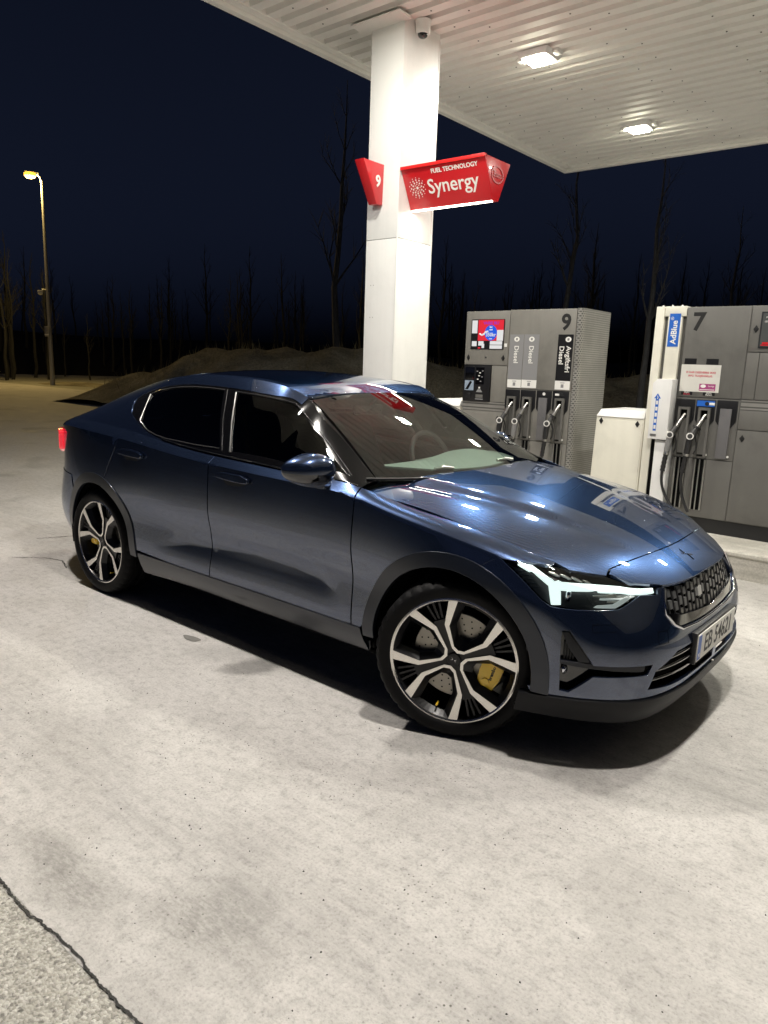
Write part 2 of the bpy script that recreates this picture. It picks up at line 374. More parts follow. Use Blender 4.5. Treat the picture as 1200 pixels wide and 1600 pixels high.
# ---------- wrap-around lower body ----------
PLAN=np.array([(2.172,0),(2.168,.25),(2.147,.45),(2.088,.615),(1.968,.742),(1.806,.838),(1.62,.897),(1.37,.925),(1.0,.925),(.82,.924),(.5,.922),(0,.922),
 (-.5,.925),(-1.0,.93),(-1.37,.928),(-1.7,.893),(-2.0,.806),(-2.19,.70),(-2.31,.56),(-2.37,.38),(-2.395,.2),(-2.40,0)])
_ch=np.concatenate([[0],np.cumsum(np.hypot(*np.diff(PLAN,axis=0).T))])
_px=spline(_ch,PLAN[:,0]); _py=spline(_ch,PLAN[:,1]); UMAX=_ch[-1]
# force zero slope at centre: mirrored spline
_kk=np.concatenate([-_ch[:0:-1],_ch,2*UMAX-_ch[-2::-1]]) 
_bx=np.concatenate([PLAN[:0:-1,0],PLAN[:,0],PLAN[-2::-1,0]]); _by=np.concatenate([-PLAN[:0:-1,1],PLAN[:,1],-PLAN[-2::-1,1]])
_px=spline(_kk,_bx); _py=spline(_kk,_by)
def plan(u):
    e=1e-3; x=_px(u); y=_py(u); tx=(_px(u+e)-_px(u-e)); ty=(_py(u+e)-_py(u-e)); L=np.hypot(tx,ty)
    # u runs front centre -> rear centre on +y side ; outward normal
    return x,y,ty/L,-tx/L
# sections: index in PLAN -> (d,z) for k0..k5, kb, k6(d only where z None => hood sheet)
SEC={
 0:[(.055,.196),(.012,.27),(.0,.42),(.028,.53),(.05,.62),(.066,.685),(.070,.70),(.072,None)],
 1:[(.055,.196),(.012,.27),(.0,.42),(.028,.53),(.05,.62),(.068,.685),(.073,.70),(.076,None)],
 2:[(.05,.198),(.010,.275),(.0,.42),(.024,.53),(.056,.615),(.087,.68),(.097,.70),(.103,None)],
 3:[(.045,.198),(.008,.28),(.0,.42),(.017,.53),(.054,.61),(.100,.69),(.120,.712),(.140,None)],
 4:[(.042,.202),(.006,.285),(.0,.42),(.011,.53),(.040,.615),(.087,.71),(.117,.742),(.157,None)],
 5:[(.045,.208),(.005,.30),(.0,.43),(.004,.54),(.014,.64),(.045,.752),(.075,.79),(.128,None)],
 6:[(.04,.21),(.005,.32),(.004,.46),(.002,.58),(.004,.69),(.030,.80),(.055,.835),(.125,None)],
 7:[(.045,.22),(.01,.34),(.008,.50),(.003,.61),(.0,.70),(.020,.850),(.040,.888),(.125,None)],
 8:[(.055,.245),(.012,.36),(.016,.54),(.006,.66),(.0,.755),(.012,.912),(.034,.946),(.098,None)],
 9:[(.055,.245),(.012,.36),(.022,.55),(.008,.67),(.0,.77),(.013,.950),(.036,.972),(.066,.989)],
 10:[(.055,.245),(.012,.36),(.022,.55),(.008,.67),(.0,.775),(.012,.966),(.036,.984),(.060,1.000)],
 11:[(.055,.245),(.012,.36),(.022,.55),(.008,.67),(.0,.78),(.012,.976),(.035,.994),(.058,1.011)],
 12:[(.055,.245),(.012,.36),(.022,.55),(.007,.67),(.0,.785),(.013,.996),(.037,1.016),(.062,1.034)],
 13:[(.055,.23),(.014,.36),(.016,.54),(.005,.67),(.0,.79),(.018,1.034),(.046,1.060),(.076,1.082)],
 14:[(.05,.24),(.01,.36),(.006,.50),(.002,.63),(.0,.77),(.024,1.050),(.055,1.080),(.088,1.102)],
 15:[(.05,.25),(.01,.36),(.0,.50),(.0,.64),(.002,.78),(.026,1.056),(.050,1.083),(.085,1.100)],
 16:[(.06,.26),(.01,.36),(-.015,.50),(-.008,.64),(.008,.80),(.014,1.046),(.030,1.068),(.056,1.081)],
 17:[(.07,.26),(.01,.36),(-.02,.50),(.0,.64),(.022,.80),(.010,1.032),(.024,1.054),(.048,1.064)],
 18:[(.08,.26),(.01,.36),(-.02,.50),(.0,.64),(.03,.80),(.008,1.022),(.022,1.044),(.046,1.054)],
 19:[(.09,.26),(.01,.36),(-.02,.50),(.0,.64),(.05,.80),(.03,1.01),(.045,1.03),(.08,1.045)],
 20:[(.09,.26),(.01,.36),(-.02,.50),(.0,.64),(.05,.80),(.03,1.01),(.045,1.03),(.08,1.045)],
 21:[(.09,.26),(.01,.36),(-.02,.50),(.0,.64),(.05,.80),(.03,1.01),(.045,1.03),(.08,1.045)]}
_D=np.array([[k[0] for k in SEC[i]] for i in range(len(PLAN))])
_Z=np.zeros_like(_D)
for i in range(len(PLAN)):
    x,y,nx,ny=[float(q[0]) for q in plan(_ch[i])]
    for j,(d,z) in enumerate(SEC[i]):
        _Z[i,j]=z if z is not None else float(hood(np.array([x-nx*d]),np.array([y-ny*d]))[0])
_full=lambda A: np.concatenate([A[:0:-1],A,A[-2::-1]])
_ub=spl_basis(_kk); _DF=_full(_D); _ZF=_full(_Z)
VK=[0,.14,.32,.48,.64,.80]; _vb=spl_basis(VK)
# facet scoop low on the doors
def _scoop(x,z):
    top=np.interp(x,[-.80,-.70,-.39,.16,.45,.625,.75,.80],[.40,.436,.50,.548,.54,.522,.48,.42])
    w=smooth(-.80,-.55,x)*smooth(.815,.66,x)
    lo=.405
    dep=.009*np.clip((top-lo)/.14,0,1)
    s=np.where(z>top, 1-smooth(0,.075,z-top), np.clip((z-lo)/np.maximum(top-lo,1e-3),0,1))
    return w*dep*s
def body(u,v,raw=False):
    u=np.atleast_1d(np.asarray(u,float)); v=np.atleast_1d(np.asarray(v,float)); u,v=np.broadcast_arrays(u,v)
    sh=u.shape; u=u.ravel(); v=v.ravel()
    W=_ub(u); kd=W@_DF; kz=W@_ZF
    Wv=_vb(np.minimum(v,.8))
    d=(Wv*kd[:,:6]).sum(1); z=(Wv*kz[:,:6]).sum(1)
    t=np.clip((v-.8)/.2,0,1)
    bez=lambda k:(1-t)**2*k[:,5]+2*t*(1-t)*k[:,6]+t*t*k[:,7]
    up=v>.8
    d=np.where(up,bez(kd),d); z=np.where(up,bez(kz),z)
    x,y,nx,ny=plan(u)
    if not raw: d=d+_scoop(x,z)
    return np.stack([x-nx*d,y-ny*d,z],1).reshape(sh+(3,))
def u_of_x(x):   # side only
    uu=np.linspace(0,UMAX,4000); xx=_px(uu); return np.interp(-np.asarray(x),-xx,uu)
def top_edge(x):  # k6 curve as function of x (side region)
    uu=np.linspace(0,UMAX,3000); p=body(uu,np.ones_like(uu)); 
    m=(p[:,0]<2.02)&(p[:,0]>-2.26); p=p[m]
    o=np.argsort(p[:,0]); p=p[o]
    x=np.asarray(x,float); return np.interp(x,p[:,0],p[:,1]),np.interp(x,p[:,0],p[:,2])
_te=np.linspace(-2.25,2.0,600); _tey,_tez=top_edge(_te)
# ---------- greenhouse side ----------
RAIL=np.array([(-2.33,.53,1.058),(-2.15,.585,1.080),(-1.98,.60,1.120),(-1.65,.60,1.232),(-1.4,.605,1.303),(-1.07,.61,1.383),(-.9,.612,1.412),(-.76,.615,1.425),(-.55,.615,1.431),(-.27,.612,1.429),(0,.598,1.407),(.10,.582,1.383),(.19,.558,1.342),(.30,.605,1.290),(.5,.660,1.190),(.7,.715,1.085),(.86,.758,.998)])
_ry=spline(RAIL[:,0],RAIL[:,1]); _rz=spline(RAIL[:,0],RAIL[:,2])
def green(x,v):
    x=np.asarray(x,float); v=np.asarray(v,float); x,v=np.broadcast_arrays(x,v); sh=x.shape; x=x.ravel(); v=v.ravel()
    yb=np.interp(x,_te,_tey); zb=np.interp(x,_te,_tez); yr=_ry(x); zr=_rz(x)
    L=np.hypot(yb-yr,zb-zr)
    ny=(zr-zb)/np.maximum(L,1e-4); nz=(yb-yr)/np.maximum(L,1e-4)
    bul=.055*L
    cy=(yb+yr)/2+ny*bul*2*.5; cz=(zb+zr)/2+nz*bul*2*.5
    y=(1-v)**2*yb+2*v*(1-v)*(2*cy-(yb+yr)/2)*1+v*v*yr
    z=(1-v)**2*zb+2*v*(1-v)*(2*cz-(zb+zr)/2)+v*v*zr
    return np.stack([x,y,z],1).reshape(sh+(3,))
# ---------- roof ----------
R_zc=tab([(-2.40,1.045),(-2.31,1.058),(-2.15,1.098),(-1.98,1.155),(-1.65,1.275),(-1.4,1.352),(-1.1,1.425),(-.8,1.466),(-.5,1.478),(-.25,1.468),(0,1.437),(.17,1.386),(.22,1.366)])
def roof(x,y):
    x=np.asarray(x,float); y=np.abs(np.asarray(y,float)); sh=x.shape; x=x.ravel(); y=y.ravel()
    yr=_ry(np.minimum(x,.17)); zr=_rz(np.minimum(x,.17)); zc=R_zc(x)
    q=np.clip(y/yr,0,1.2)
    return (zc-(zc-zr)*(q**2.3)).reshape(sh)
# ---------- windscreen (s in [-1,1] across, t 0 top ..1 base)
def wind(s,t):
    s=np.asarray(s,float); t=np.asarray(t,float); s,t=np.broadcast_arrays(s,t)
    a=np.abs(s)
    hx=.208-.008*a**2; hy=.545*s; hz=1.370-.030*a**2
    bx=1.03-.175*a**2; by=.745*s; bz=.985+.012*a**2
    bul=.030*4*t*(1-t)*.5
    x=hx+(bx-hx)*t; y=hy+(by-hy)*t; z=hz+(bz-hz)*t
    return np.stack([x+bul*.45,y,z+bul*.9],-1)

# ================= ground =================
def sheet(name,x0,x1,y0,y1,z,m,kind='structure',nx=1,ny=1,jit=0):
    P=[[(x0+(x1-x0)*i/nx,y0+(y1-y0)*j/ny,z) for j in range(ny+1)] for i in range(nx+1)]
    o=MB().grid(P).build(name,m,recalc=False); me=o.data
    if me.polygons[0].normal.z<0: me.flip_normals()
    return tag(o,kind=kind)
sheet('ground',-220,220,-220,220,-.008,M_asph)
slab=sheet('forecourt_slab',-60,24,-2.515,13.0,0,M_conc)
sheet('forecourt_apron',-60,24,-18,-2.5155,-.0012,M_agg)
def ribbon(name,pts,w,z,m,seed,parent):
    r=random.Random(seed); b=MB(); L=[];Rr=[]
    off=0;ww=w
    for i,(x,y) in enumerate(pts):
        x1,y1=pts[min(i+1,len(pts)-1)]; x0,y0=pts[max(i-1,0)]; t=math.hypot(x1-x0,y1-y0); nx,ny=-(y1-y0)/t,(x1-x0)/t
        off=off*.75+r.uniform(-1,1)*w*.30; a=w*(.45+r.random()*.6)
        L.append((x+nx*(off+a*.5),y+ny*(off+a*.5),z)); Rr.append((x+nx*(off-a*.5),y+ny*(off-a*.5),z))
    b.grid([L,Rr]); o=b.build(name,m,parent,recalc=False)
    if o.data.polygons[0].normal.z<0: o.data.flip_normals()
    return o
N=900
ribbon('joint',[(-3.2+i*14/2600,-2.515+.006*math.sin(i*.031)+.004*math.sin(i*.083+1)) for i in range(2601)],.0085,.003,M_tar,3,slab)
def crack(pts,w,seed):
    P=[]
    r=random.Random(seed)
    for (x0,y0),(x1,y1) in zip(pts,pts[1:]):
        n=max(2,int(math.hypot(x1-x0,y1-y0)/.012))
        for i in range(n): P.append((x0+(x1-x0)*i/n+r.uniform(-1,1)*.004,y0+(y1-y0)*i/n+r.uniform(-1,1)*.004))
    P.append(pts[-1]); ribbon('crack',P,w,.003,M_tar,seed,slab)
crack([(-3.05,-.55),(-2.95,-.30),(-2.92,-.12)],.012,11); crack([(-2.6,-.95),(-2.42,-.78),(-2.25,-.72),(-2.05,-.80)],.010,12); crack([(-2.95,-1.2),(-2.7,-1.0)],.009,13)
M_stain=mat('dried stain',(.17,.165,.15),.8)
def stain(x,y,a,b_,seed):
    r=random.Random(seed); n=28; ph=[r.uniform(0,6.28) for _ in range(4)]
    vs=[]
    for k in range(n):
        t=2*math.pi*k/n; q=1+.12*math.sin(2*t+ph[0])+.08*math.sin(3*t+ph[1])+.05*math.sin(5*t+ph[2]); vs.append((x+a*q*math.cos(t),y+b_*q*math.sin(t),.003))
    MB().add(vs,[tuple(range(n))]).build('oil_stain',M_stain,slab,recalc=False)
stain(-.275,-.985,.060,.030,1)
# loose grit lying on the slab
def grit():
    b=MB(); r=random.Random(5)
    for i in range(420):
        if i<260: x,y=r.uniform(-.5,3.4),r.uniform(-2.45,-1.0)
        else: x,y=r.uniform(-3,4),r.uniform(-2.45,2.6)
        if -2.4<x<2.2 and -1.0<y<1.0: continue
        s=r.uniform(.0016,.0042); a=r.uniform(0,3.14); 
        c_,s_=math.cos(a)*s,math.sin(a)*s
        b.add([(x+c_,y+s_,0.0),(x-s_*.7,y+c_*.7,0.0),(x-c_,y-s_,0),(x+s_*.7,y-c_*.7,0),(x,y,s*1.1)],[(0,1,4),(1,2,4),(2,3,4),(3,0,4)])
    o=b.build('grit',M_tar); tag(o,'dark grit scattered over the pale concrete','grit',kind='stuff')
grit()
# ================= island =================
isl=empty('pump_island',(0,2.67,0)); tag(isl,kind='structure')
def prof(name,pr,x0,x1,m,parent,bevel=.004):
    n=len(pr); b=MB(); b.prism(pr,lambda a,c_,d:(d,a-2.67,c_),x0,x1); return b.build(name,m,parent,bevel=bevel)
xk=-3.05
for i in range(9):
    x1=xk+ (1.45 if i else 1.2)
    prof('kerb_stone',[(2.672,-.01),(2.672,.172),(2.655,.180),(2.655,.205),(2.668,.217),(2.86,.217),(2.86,-.01)],xk+.003,x1-.003,M_kerb,isl,.006); xk=x1
prof('island_paving',[(2.863,-.01),(2.863,.213),(4.50,.213),(4.50,-.01)],-3.05,xk,M_kerb,isl,.004)
# ================= canopy =================
can=empty('forecourt_canopy',(-3.7,9.5,5.065)); tag(can,'white ribbed metal canopy roof over the forecourt','canopy')
CO=Vector((-3.7,9.5,5.065))
def rel(p): return (p[0]-CO.x,p[1]-CO.y,p[2]-CO.z)
def ceiling(x0,x1,zoff):
    ys=[]; per=.2165; y=9.42
    prof_=[]
    while y>-2.45:
        prof_+=[(y,5.065),(y-.118,5.065),(y-.134,5.122),(y-.2005,5.122)]; y-=per
    nseg=12
    P=[[rel((x0+(x1-x0)*i/nseg,yy,zz+zoff)) for yy,zz in prof_] for i in range(nseg+1)]
    b=MB().grid(P); o=b.build('ceiling_sheet',M_ceil,can,recalc=False)
    if sum(p.normal.z for p in o.data.polygons)>0: o.data.flip_normals()
ceiling(-3.56,.15,0.0); ceiling(.125,14,.006)
b=MB().box(-3.56-CO.x,14-CO.x,-2.44-CO.y,9.44-CO.y,.13,.75); b.build('roof_deck',M_white,can)
def edge(name,x0,x1,y0,y1,z0,z1): 
    return MB().box(x0-CO.x,x1-CO.x,y0-CO.y,y1-CO.y,z0-CO.z,z1-CO.z).build(name,M_ceil,can,bevel=.006)
edge('edge_trim',-3.64,-3.535,-2.44,9.40,5.052,5.30); edge('fascia',-3.73,-3.645,-2.58,9.58,5.012,5.85); edge('edge_trim',-3.535,14,-2.53,-2.45,5.052,5.30); edge('fascia',-3.645,14,-2.62,-2.535,5.012,5.85)
edge('edge_trim',-3.535,14,9.40,9.48,5.052,5.30); edge('fascia',-3.645,14,9.485,9.58,5.012,5.85)
# screws along the ribs
b=MB(); r=random.Random(2)
for k in range(0,70):
    y=9.42-.2165*k-.06
    for x in np.arange(-3.2+(.3 if k%2 else 0),6,1.12):
        if y<1.5: continue
        xx=x+r.uniform(-.02,.02)-CO.x; b.cyl((xx,y-CO.y,.0015),(xx,y-CO.y,-.004),.009,6)
o=b.build('screw',M_black,can); o['kind']='stuff'
# soot mark on the sheet: real dirt film patch
# lamps
def canopy_lamp(x,y,label,group,tint,watt):
    root=empty('canopy_lamp',(x,y,5.063)); tag(root,label,'lamp',group)
    b=MB().add([(-.20,-.19,0),(.20,-.19,0),(.20,.19,0),(-.20,.19,0),(-.165,-.155,-.055),(.165,-.155,-.055),(.165,.155,-.055),(-.165,.155,-.055)],[(0,3,2,1),(4,5,6,7),(0,1,5,4),(1,2,6,5),(2,3,7,6),(3,0,4,7)])
    b.build('housing',M_white,root,bevel=.006)
    MB().box(-.27,-.20,-.05,.05,-.045,0).build('clip',M_white,root,bevel=.006); MB().box(.20,.27,-.05,.05,-.045,0).build('clip',M_white,root,bevel=.006)
    MB().box(-.125,.125,-.115,.115,-.082,-.0555).build('lens',M_lamp,root,bevel=.003)
    ld=bpy.data.lights.new('lamp_light','AREA'); ld.shape='RECTANGLE'; ld.size=.24; ld.size_y=.22; ld.energy=watt; ld.color=tint
    lo=bpy.data.objects.new('lamp_light',ld); C.objects.link(lo); lo.parent=root; lo.location=(0,0,-.088)
WARM=(1.0,.972,.885); NEUT=(1.0,.94,.89)
canopy_lamp(-1.70,4.86,'lit square lamp on the canopy ceiling, the nearer and higher of the two','lit canopy lamps',WARM,LAMP_W*.72)
canopy_lamp(-1.70,7.86,'lit square lamp on the canopy ceiling, the farther and lower of the two','lit canopy lamps',WARM,LAMP_W*.72)
for x in (-1.70,2.30):
    for y in (7.86,4.86,1.86,-1.14):
        if x<0 and y>4: continue
        canopy_lamp(x,y,'lit canopy lamp overhead, seen only as a bright dot mirrored in the car','lit canopy lamps seen as reflections',WARM if y>0 else NEUT,LAMP_W*(1.42 if y<0 else .58 if y<3 else .9))
# ================= column =================
col=empty('canopy_column',(-2.5625,3.51,0)); tag(col,'tall square white steel column carrying the canopy','column')
def cbox(name,x0,x1,y0,y1,z0,z1,m=None,bevel=.004): return MB().box(x0+2.5625,x1+2.5625,y0-3.51,y1-3.51,z0,z1).build(name,m or M_white,col,bevel=bevel)
cbox('lower_casing',-2.787,-2.338,3.2,3.815,.215,2.884); cbox('upper_casing',-2.787,-2.338,3.2,3.815,2.889,5.065)
cbox('core',-2.78,-2.345,3.207,3.808,.215,5.06,M_black,0)
cbox('corner_strip',-2.341,-2.334,3.80,3.825,.215,5.0); cbox('corner_strip',-2.350,-2.334,3.193,3.203,.215,5.0)
MB().add([(-.36,-.50,1.555),(.30,-.50,1.555),(.30,-.30,1.535),(-.36,-.30,1.535),(-.36,-.50,1.563),(.30,-.50,1.563),(.30,-.30,1.563),(-.36,-.30,1.563)],[(0,3,2,1),(4,5,6,7),(0,1,5,4),(1,2,6,5),(2,3,7,6),(3,0,4,7)]).build('top_flashing',M_ceil,col,loc=(0,0,3.47))
for z in (2.05,1.3,2.4):
    for x in (-2.70,-2.66): MB().cyl((x+2.5625,3.1995-3.51,z),(x+2.5625,3.1975-3.51,z),.006,8).build('screw',M_galv,col)
# security camera under the canopy
cc=empty('dome_camera',(-2.27,3.42,5.06)); tag(cc,'white dome security camera under the canopy beside the column','camera')
MB().lathe([(0,0),(.085,0),(.085,-.02),(.078,-.035),(.075,-.115),(.068,-.125),(0,-.125)],lambda a,b_,w:(a,b_,w),28).build('housing',M_white,cc,smooth=40)
MB().lathe([(.055,-.120),(.053,-.140),(.043,-.160),(.025,-.172),(0,-.176)],lambda a,b_,w:(a+.006,b_-.010,w),24).build('dome',M_gblack,cc,smooth=60)
MB().lathe([(.066,-.112),(.064,-.132),(.056,-.134),(.054,-.118)],lambda a,b_,w:(a+.006,b_-.010,w),24).build('ring',M_white,cc,smooth=40)
# ================= red signs =================
def esso_oval(name,parent,o,right,up,a,b_,mring,mtext,size,depth=.004):
    right=Vector(right).normalized(); up=Vector(up).normalized(); w=right.cross(up); o=Vector(o)
    B=MB(); n=36; rings=[(1,0),(1,depth),(.80,depth),(.80,0)]
    for k in range(n):
        t=2*math.pi*k/n
        for q,d in rings:
            qa=q if q==1 else 1-.16; qb=q if q==1 else 1-.20
            B.v.append(tuple(o+right*(a*qa*math.cos(t))+up*(b_*qb*math.sin(t))+w*d))
    for k in range(n):
        for i in range(3): B.f.append((k*4+i,k*4+i+1,((k+1)%n)*4+i+1,((k+1)%n)*4+i)); B.m.append(0)
    B.build(name,mring,parent,smooth=40)
    text('lettering','Esso',size,mtext,parent,tuple(o+w*depth),right,up,.0012,bold=size*.02)
sg=empty('fuel_sign',(-2.335,3.45,3.39)); tag(sg,'red wedge sign with white lettering reading Synergy on the column','sign')
so=Vector((-2.335,3.45,3.39))
def sp(x,y,z): return (x-so.x,y-so.y,z-so.z)
X0,X1=-2.333,-1.275
sv=[sp(X0,3.205,3.59),sp(X1,3.205,3.585),sp(X1,3.695,3.585),sp(X0,3.695,3.59),sp(X0,3.405,3.195),sp(X1+.0,3.395,3.190),sp(X1,3.505,3.190),sp(X0,3.495,3.195)]
MB().add(sv,[(0,3,2,1),(4,5,6,7),(0,1,5,4),(1,2,6,5),(2,3,7,6),(3,0,4,7)]).build('case',M_red,sg,bevel=.008)
# face frame: thin raised lip on top
MB().add([sp(X0,3.199,3.565),sp(X1,3.199,3.560),sp(X1,3.199,3.592),sp(X0,3.199,3.597),sp(X0,3.24,3.565),sp(X1,3.24,3.560),sp(X1,3.24,3.592),sp(X0,3.24,3.597)],[(0,1,2,3),(4,7,6,5),(0,4,5,1),(3,2,6,7),(1,5,6,2),(0,3,7,4)]).build('top_lip',mat('bright red lip',(.75,.02,.02),.3),sg,bevel=.003)
fu=Vector((0,3.205-3.40,3.5875-3.1925)).normalized(); fr_=Vector((1,0,0)); fn_=fr_.cross(fu)
def on_face(x,t): # t 0 bottom..1 top
    p=Vector((x,3.40+(3.205-3.40)*t,3.1925+(3.5875-3.1925)*t)); p+=fn_*.0035; return tuple(p-so)
text('lettering','Synergy',.203,M_white2,sg,on_face(-1.715,.47),fr_,fu,.0012,bold=.0018,sx=1.0)
text('lettering','FUEL TECHNOLOGY',.061,M_white2,sg,on_face(-1.665,.815),fr_,fu,.0012,bold=.0012,sx=1.02)
b=MB()   # dotted flower emblem
ec=Vector(on_face(-2.165,.50)); 
def dot(rad,ang,s):
    p=ec+fr_*(rad*math.cos(ang))+fu*(rad*math.sin(ang)); n=8
    vs=[tuple(p+fr_*(s*math.cos(2*math.pi*k/n))+fu*(s*math.sin(2*math.pi*k/n))+fn_*.001) for k in range(n)]; b.add(vs,[tuple(range(n))])
for rad,n,s,o_ in ((.034,8,.0085,0),(.056,10,.013,.2),(.080,12,.012,0),(.102,14,.0075,.2)):
    for k in range(n): dot(rad,2*math.pi*k/n+o_,s*.72)
dot(0,0,.016)
b.build('dotted_emblem',M_white2,sg,recalc=False)
esso_oval('oval_badge',sg,tuple(Vector((X1+.0015,3.45,3.435))-so),(0,1,0),(0,0,1),.115,.085,M_redd,M_redd,.085,.006)
MB().box(X0+.02-so.x,X1-.02-so.x,3.405-so.y,3.43-so.y,3.178-so.z,3.192-so.z).build('led_strip',M_led,sg)
ld=bpy.data.lights.new('strip_light','AREA'); ld.shape='RECTANGLE'; ld.size=1.0; ld.size_y=.03; ld.energy=7; ld.color=(1,.96,.80)
lo=bpy.data.objects.new('strip_light',ld); C.objects.link(lo); lo.parent=sg; lo.location=(.53,-.03,-.22)
s9=empty('number_sign',(-2.55,3.2,3.45)); tag(s9,'small red wedge sign with white 9 on the column','sign')
s9o=Vector((-2.55,3.2,3.45))
def q9(x,y,z): return (x-s9o.x,y-s9o.y,z-s9o.z)
def wedge(x0,x1,yt,yb,yback,zt,zb,zt2):
    return [q9(x0,yt,zt),q9(x1,yt,zt),q9(x1,yback,zt2),q9(x0,yback,zt2),q9(x0+.01,yb,zb),q9(x1-.01,yb,zb),q9(x1-.01,yback,zb),q9(x0+.01,yback,zb)]
MB().add(wedge(-2.69,-2.555,2.865,3.10,3.198,3.65,3.235,3.65),[(0,3,2,1),(4,5,6,7),(0,1,5,4),(1,2,6,5),(2,3,7,6),(3,0,4,7)]).build('case',M_red,s9,bevel=.008)
text('lettering','9',.165,M_white2,s9,q9(-2.5545,3.105,3.46),(0,1,0),(0,0,1),.002,bold=.004)
# ================= fuel pumps =================
def label_strip(parent,x0,x1,z0,z1,zw,m,lines,yf):
    MB().box(x0,x1,yf-.002,yf,z0,z1).build('label',m,parent); MB().box(x0,x1,yf-.002,yf,zw,z0-.003).build('price_label',M_lwhite,parent)
    xc=(x0+x1)/2
    MB().box(xc-.014,xc+.014,yf-.003,yf-.002,zw+.018,zw+.05).build('pictogram',M_label,parent); MB().box(xc-.022,xc+.022,yf-.003,yf-.002,zw+.060,zw+.066).build('small_print',M_label,parent)
    for dx,tx in lines: text('lettering',tx,.068,M_white2,parent,(xc+dx,yf-.003,z1-.105),(0,0,-1),(1,0,0),.0006,align='LEFT',bold=.0008)
    # oval mark
    oc=(xc+lines[0][0]*.8,yf-.003,z1-.045); n=24
    MB().add([(oc[0]+.030*math.cos(2*math.pi*k/n),oc[1],oc[2]+.024*math.sin(2*math.pi*k/n)) for k in range(n)],[tuple(range(n))]).build('oval_mark',M_white2,parent,recalc=False)
    MB().box(oc[0]-.010,oc[0]+.010,oc[1]-.001,oc[1]-.0003,oc[2]-.011,oc[2]+.011).build('oval_detail',M_label,parent)
def lockknob(parent,x,z,yf):
    b=MB(); b.add([(x-.020,yf-.004,z),(x,yf-.004,z-.030),(x+.020,yf-.004,z),(x,yf-.004,z+.030),(x-.020,yf,z),(x,yf,z-.030),(x+.020,yf,z),(x,yf,z+.030)],[(0,1,2,3),(4,7,6,5),(0,4,5,1),(1,5,6,2),(2,6,7,3),(3,7,4,0)]); b.cyl((x,yf-.004,z),(x,yf-.012,z),.012,12); b.build('lock',M_black,parent)
def bay(parent,x0,x1,zt,zb,yf,top='none',blank=False,slot=True):
    # dark shield, holder box, recess
    xc=(x0+x1)/2; w=(x1-x0)
    zl=zt-.20
    sh=[(x0+.004,zt),(x1-.004,zt),(x1-.004,zl+.03),(x1-.05,zl-.035),(x0+.05,zl-.035),(x0+.004,zl+.03)]
    MB().prism(sh,lambda a,c_,d:(a,d,c_),yf-.006,yf).build('nozzle_shield',M_lblack,parent,bevel=.002)
    if top=='blue': MB().box(x0+.010,x1-.010,yf-.0085,yf-.006,zt-.055,zt-.008).build('colour_band',M_blue,parent)
    if top in('blue','hand'):
        MB().cyl((xc+.01,yf-.006,zt-.032),(xc+.01,yf-.012,zt-.032),.016,14).build('button',M_black,parent)
        hx=xc-.035 if top=='hand' else xc+.05
        MB().box(hx-.022,hx+.022,yf-.0105,yf-.0085,zt-.042,zt-.022).build('hand_pictogram',M_lwhite,parent,bevel=.0009)
    if top=='dot': MB().cyl((xc,yf-.006,zt-.030),(xc,yf-.010,zt-.030),.015,14).build('button',M_lwhite,parent)
    if blank:
        MB().box(xc-.048,xc+.042,yf-.022,yf-.006,zb,zt-.068).build('blanking_plate',mat('brushed plate',fn=dirty((.135,.133,.137),.3,5,.4)),parent,bevel=.003)
    else:
        b=MB(); xa,xb=xc-.048,xc+.048; z1=zt-.065
        b.box(xa,xa+.020,yf-.030,yf-.006,zb,z1); b.box(xb-.020,xb,yf-.030,yf-.006,zb,z1); b.box(xa+.020,xb-.020,yf-.030,yf-.006,z1-.022,z1); b.build('holder',M_pgrey2,parent)
        MB().box(xa+.0205,xb-.0205,yf-.0085,yf-.0063,zb+.005,z1-.0225).build('recess',M_dark,parent)
        MB().box(xa+.022,xb-.022,yf-.0125,yf-.009,zb+.02,z1-.095).build('holder_back',M_pgrey2,parent)
    MB().cyl((x1-.035,yf-.006,zb+.02),(x1-.035,yf-.013,zb+.02),.010,12).build('screw_cap',M_lwhite,parent)
    if slot and not blank:
        MB().box(xc-.035,xc+.052,yf-.003,yf-.0005,.40,zb-.02).build('hose_slot',M_dark,parent)
        for xx in (xc-.030,xc+.047,xc+.006): MB().cyl((xx,yf-.010,.40),(xx,yf-.010,zb-.022),.0075 if xx!=xc+.006 else .006,10).build('guide_rod',M_alu,parent,smooth=40)
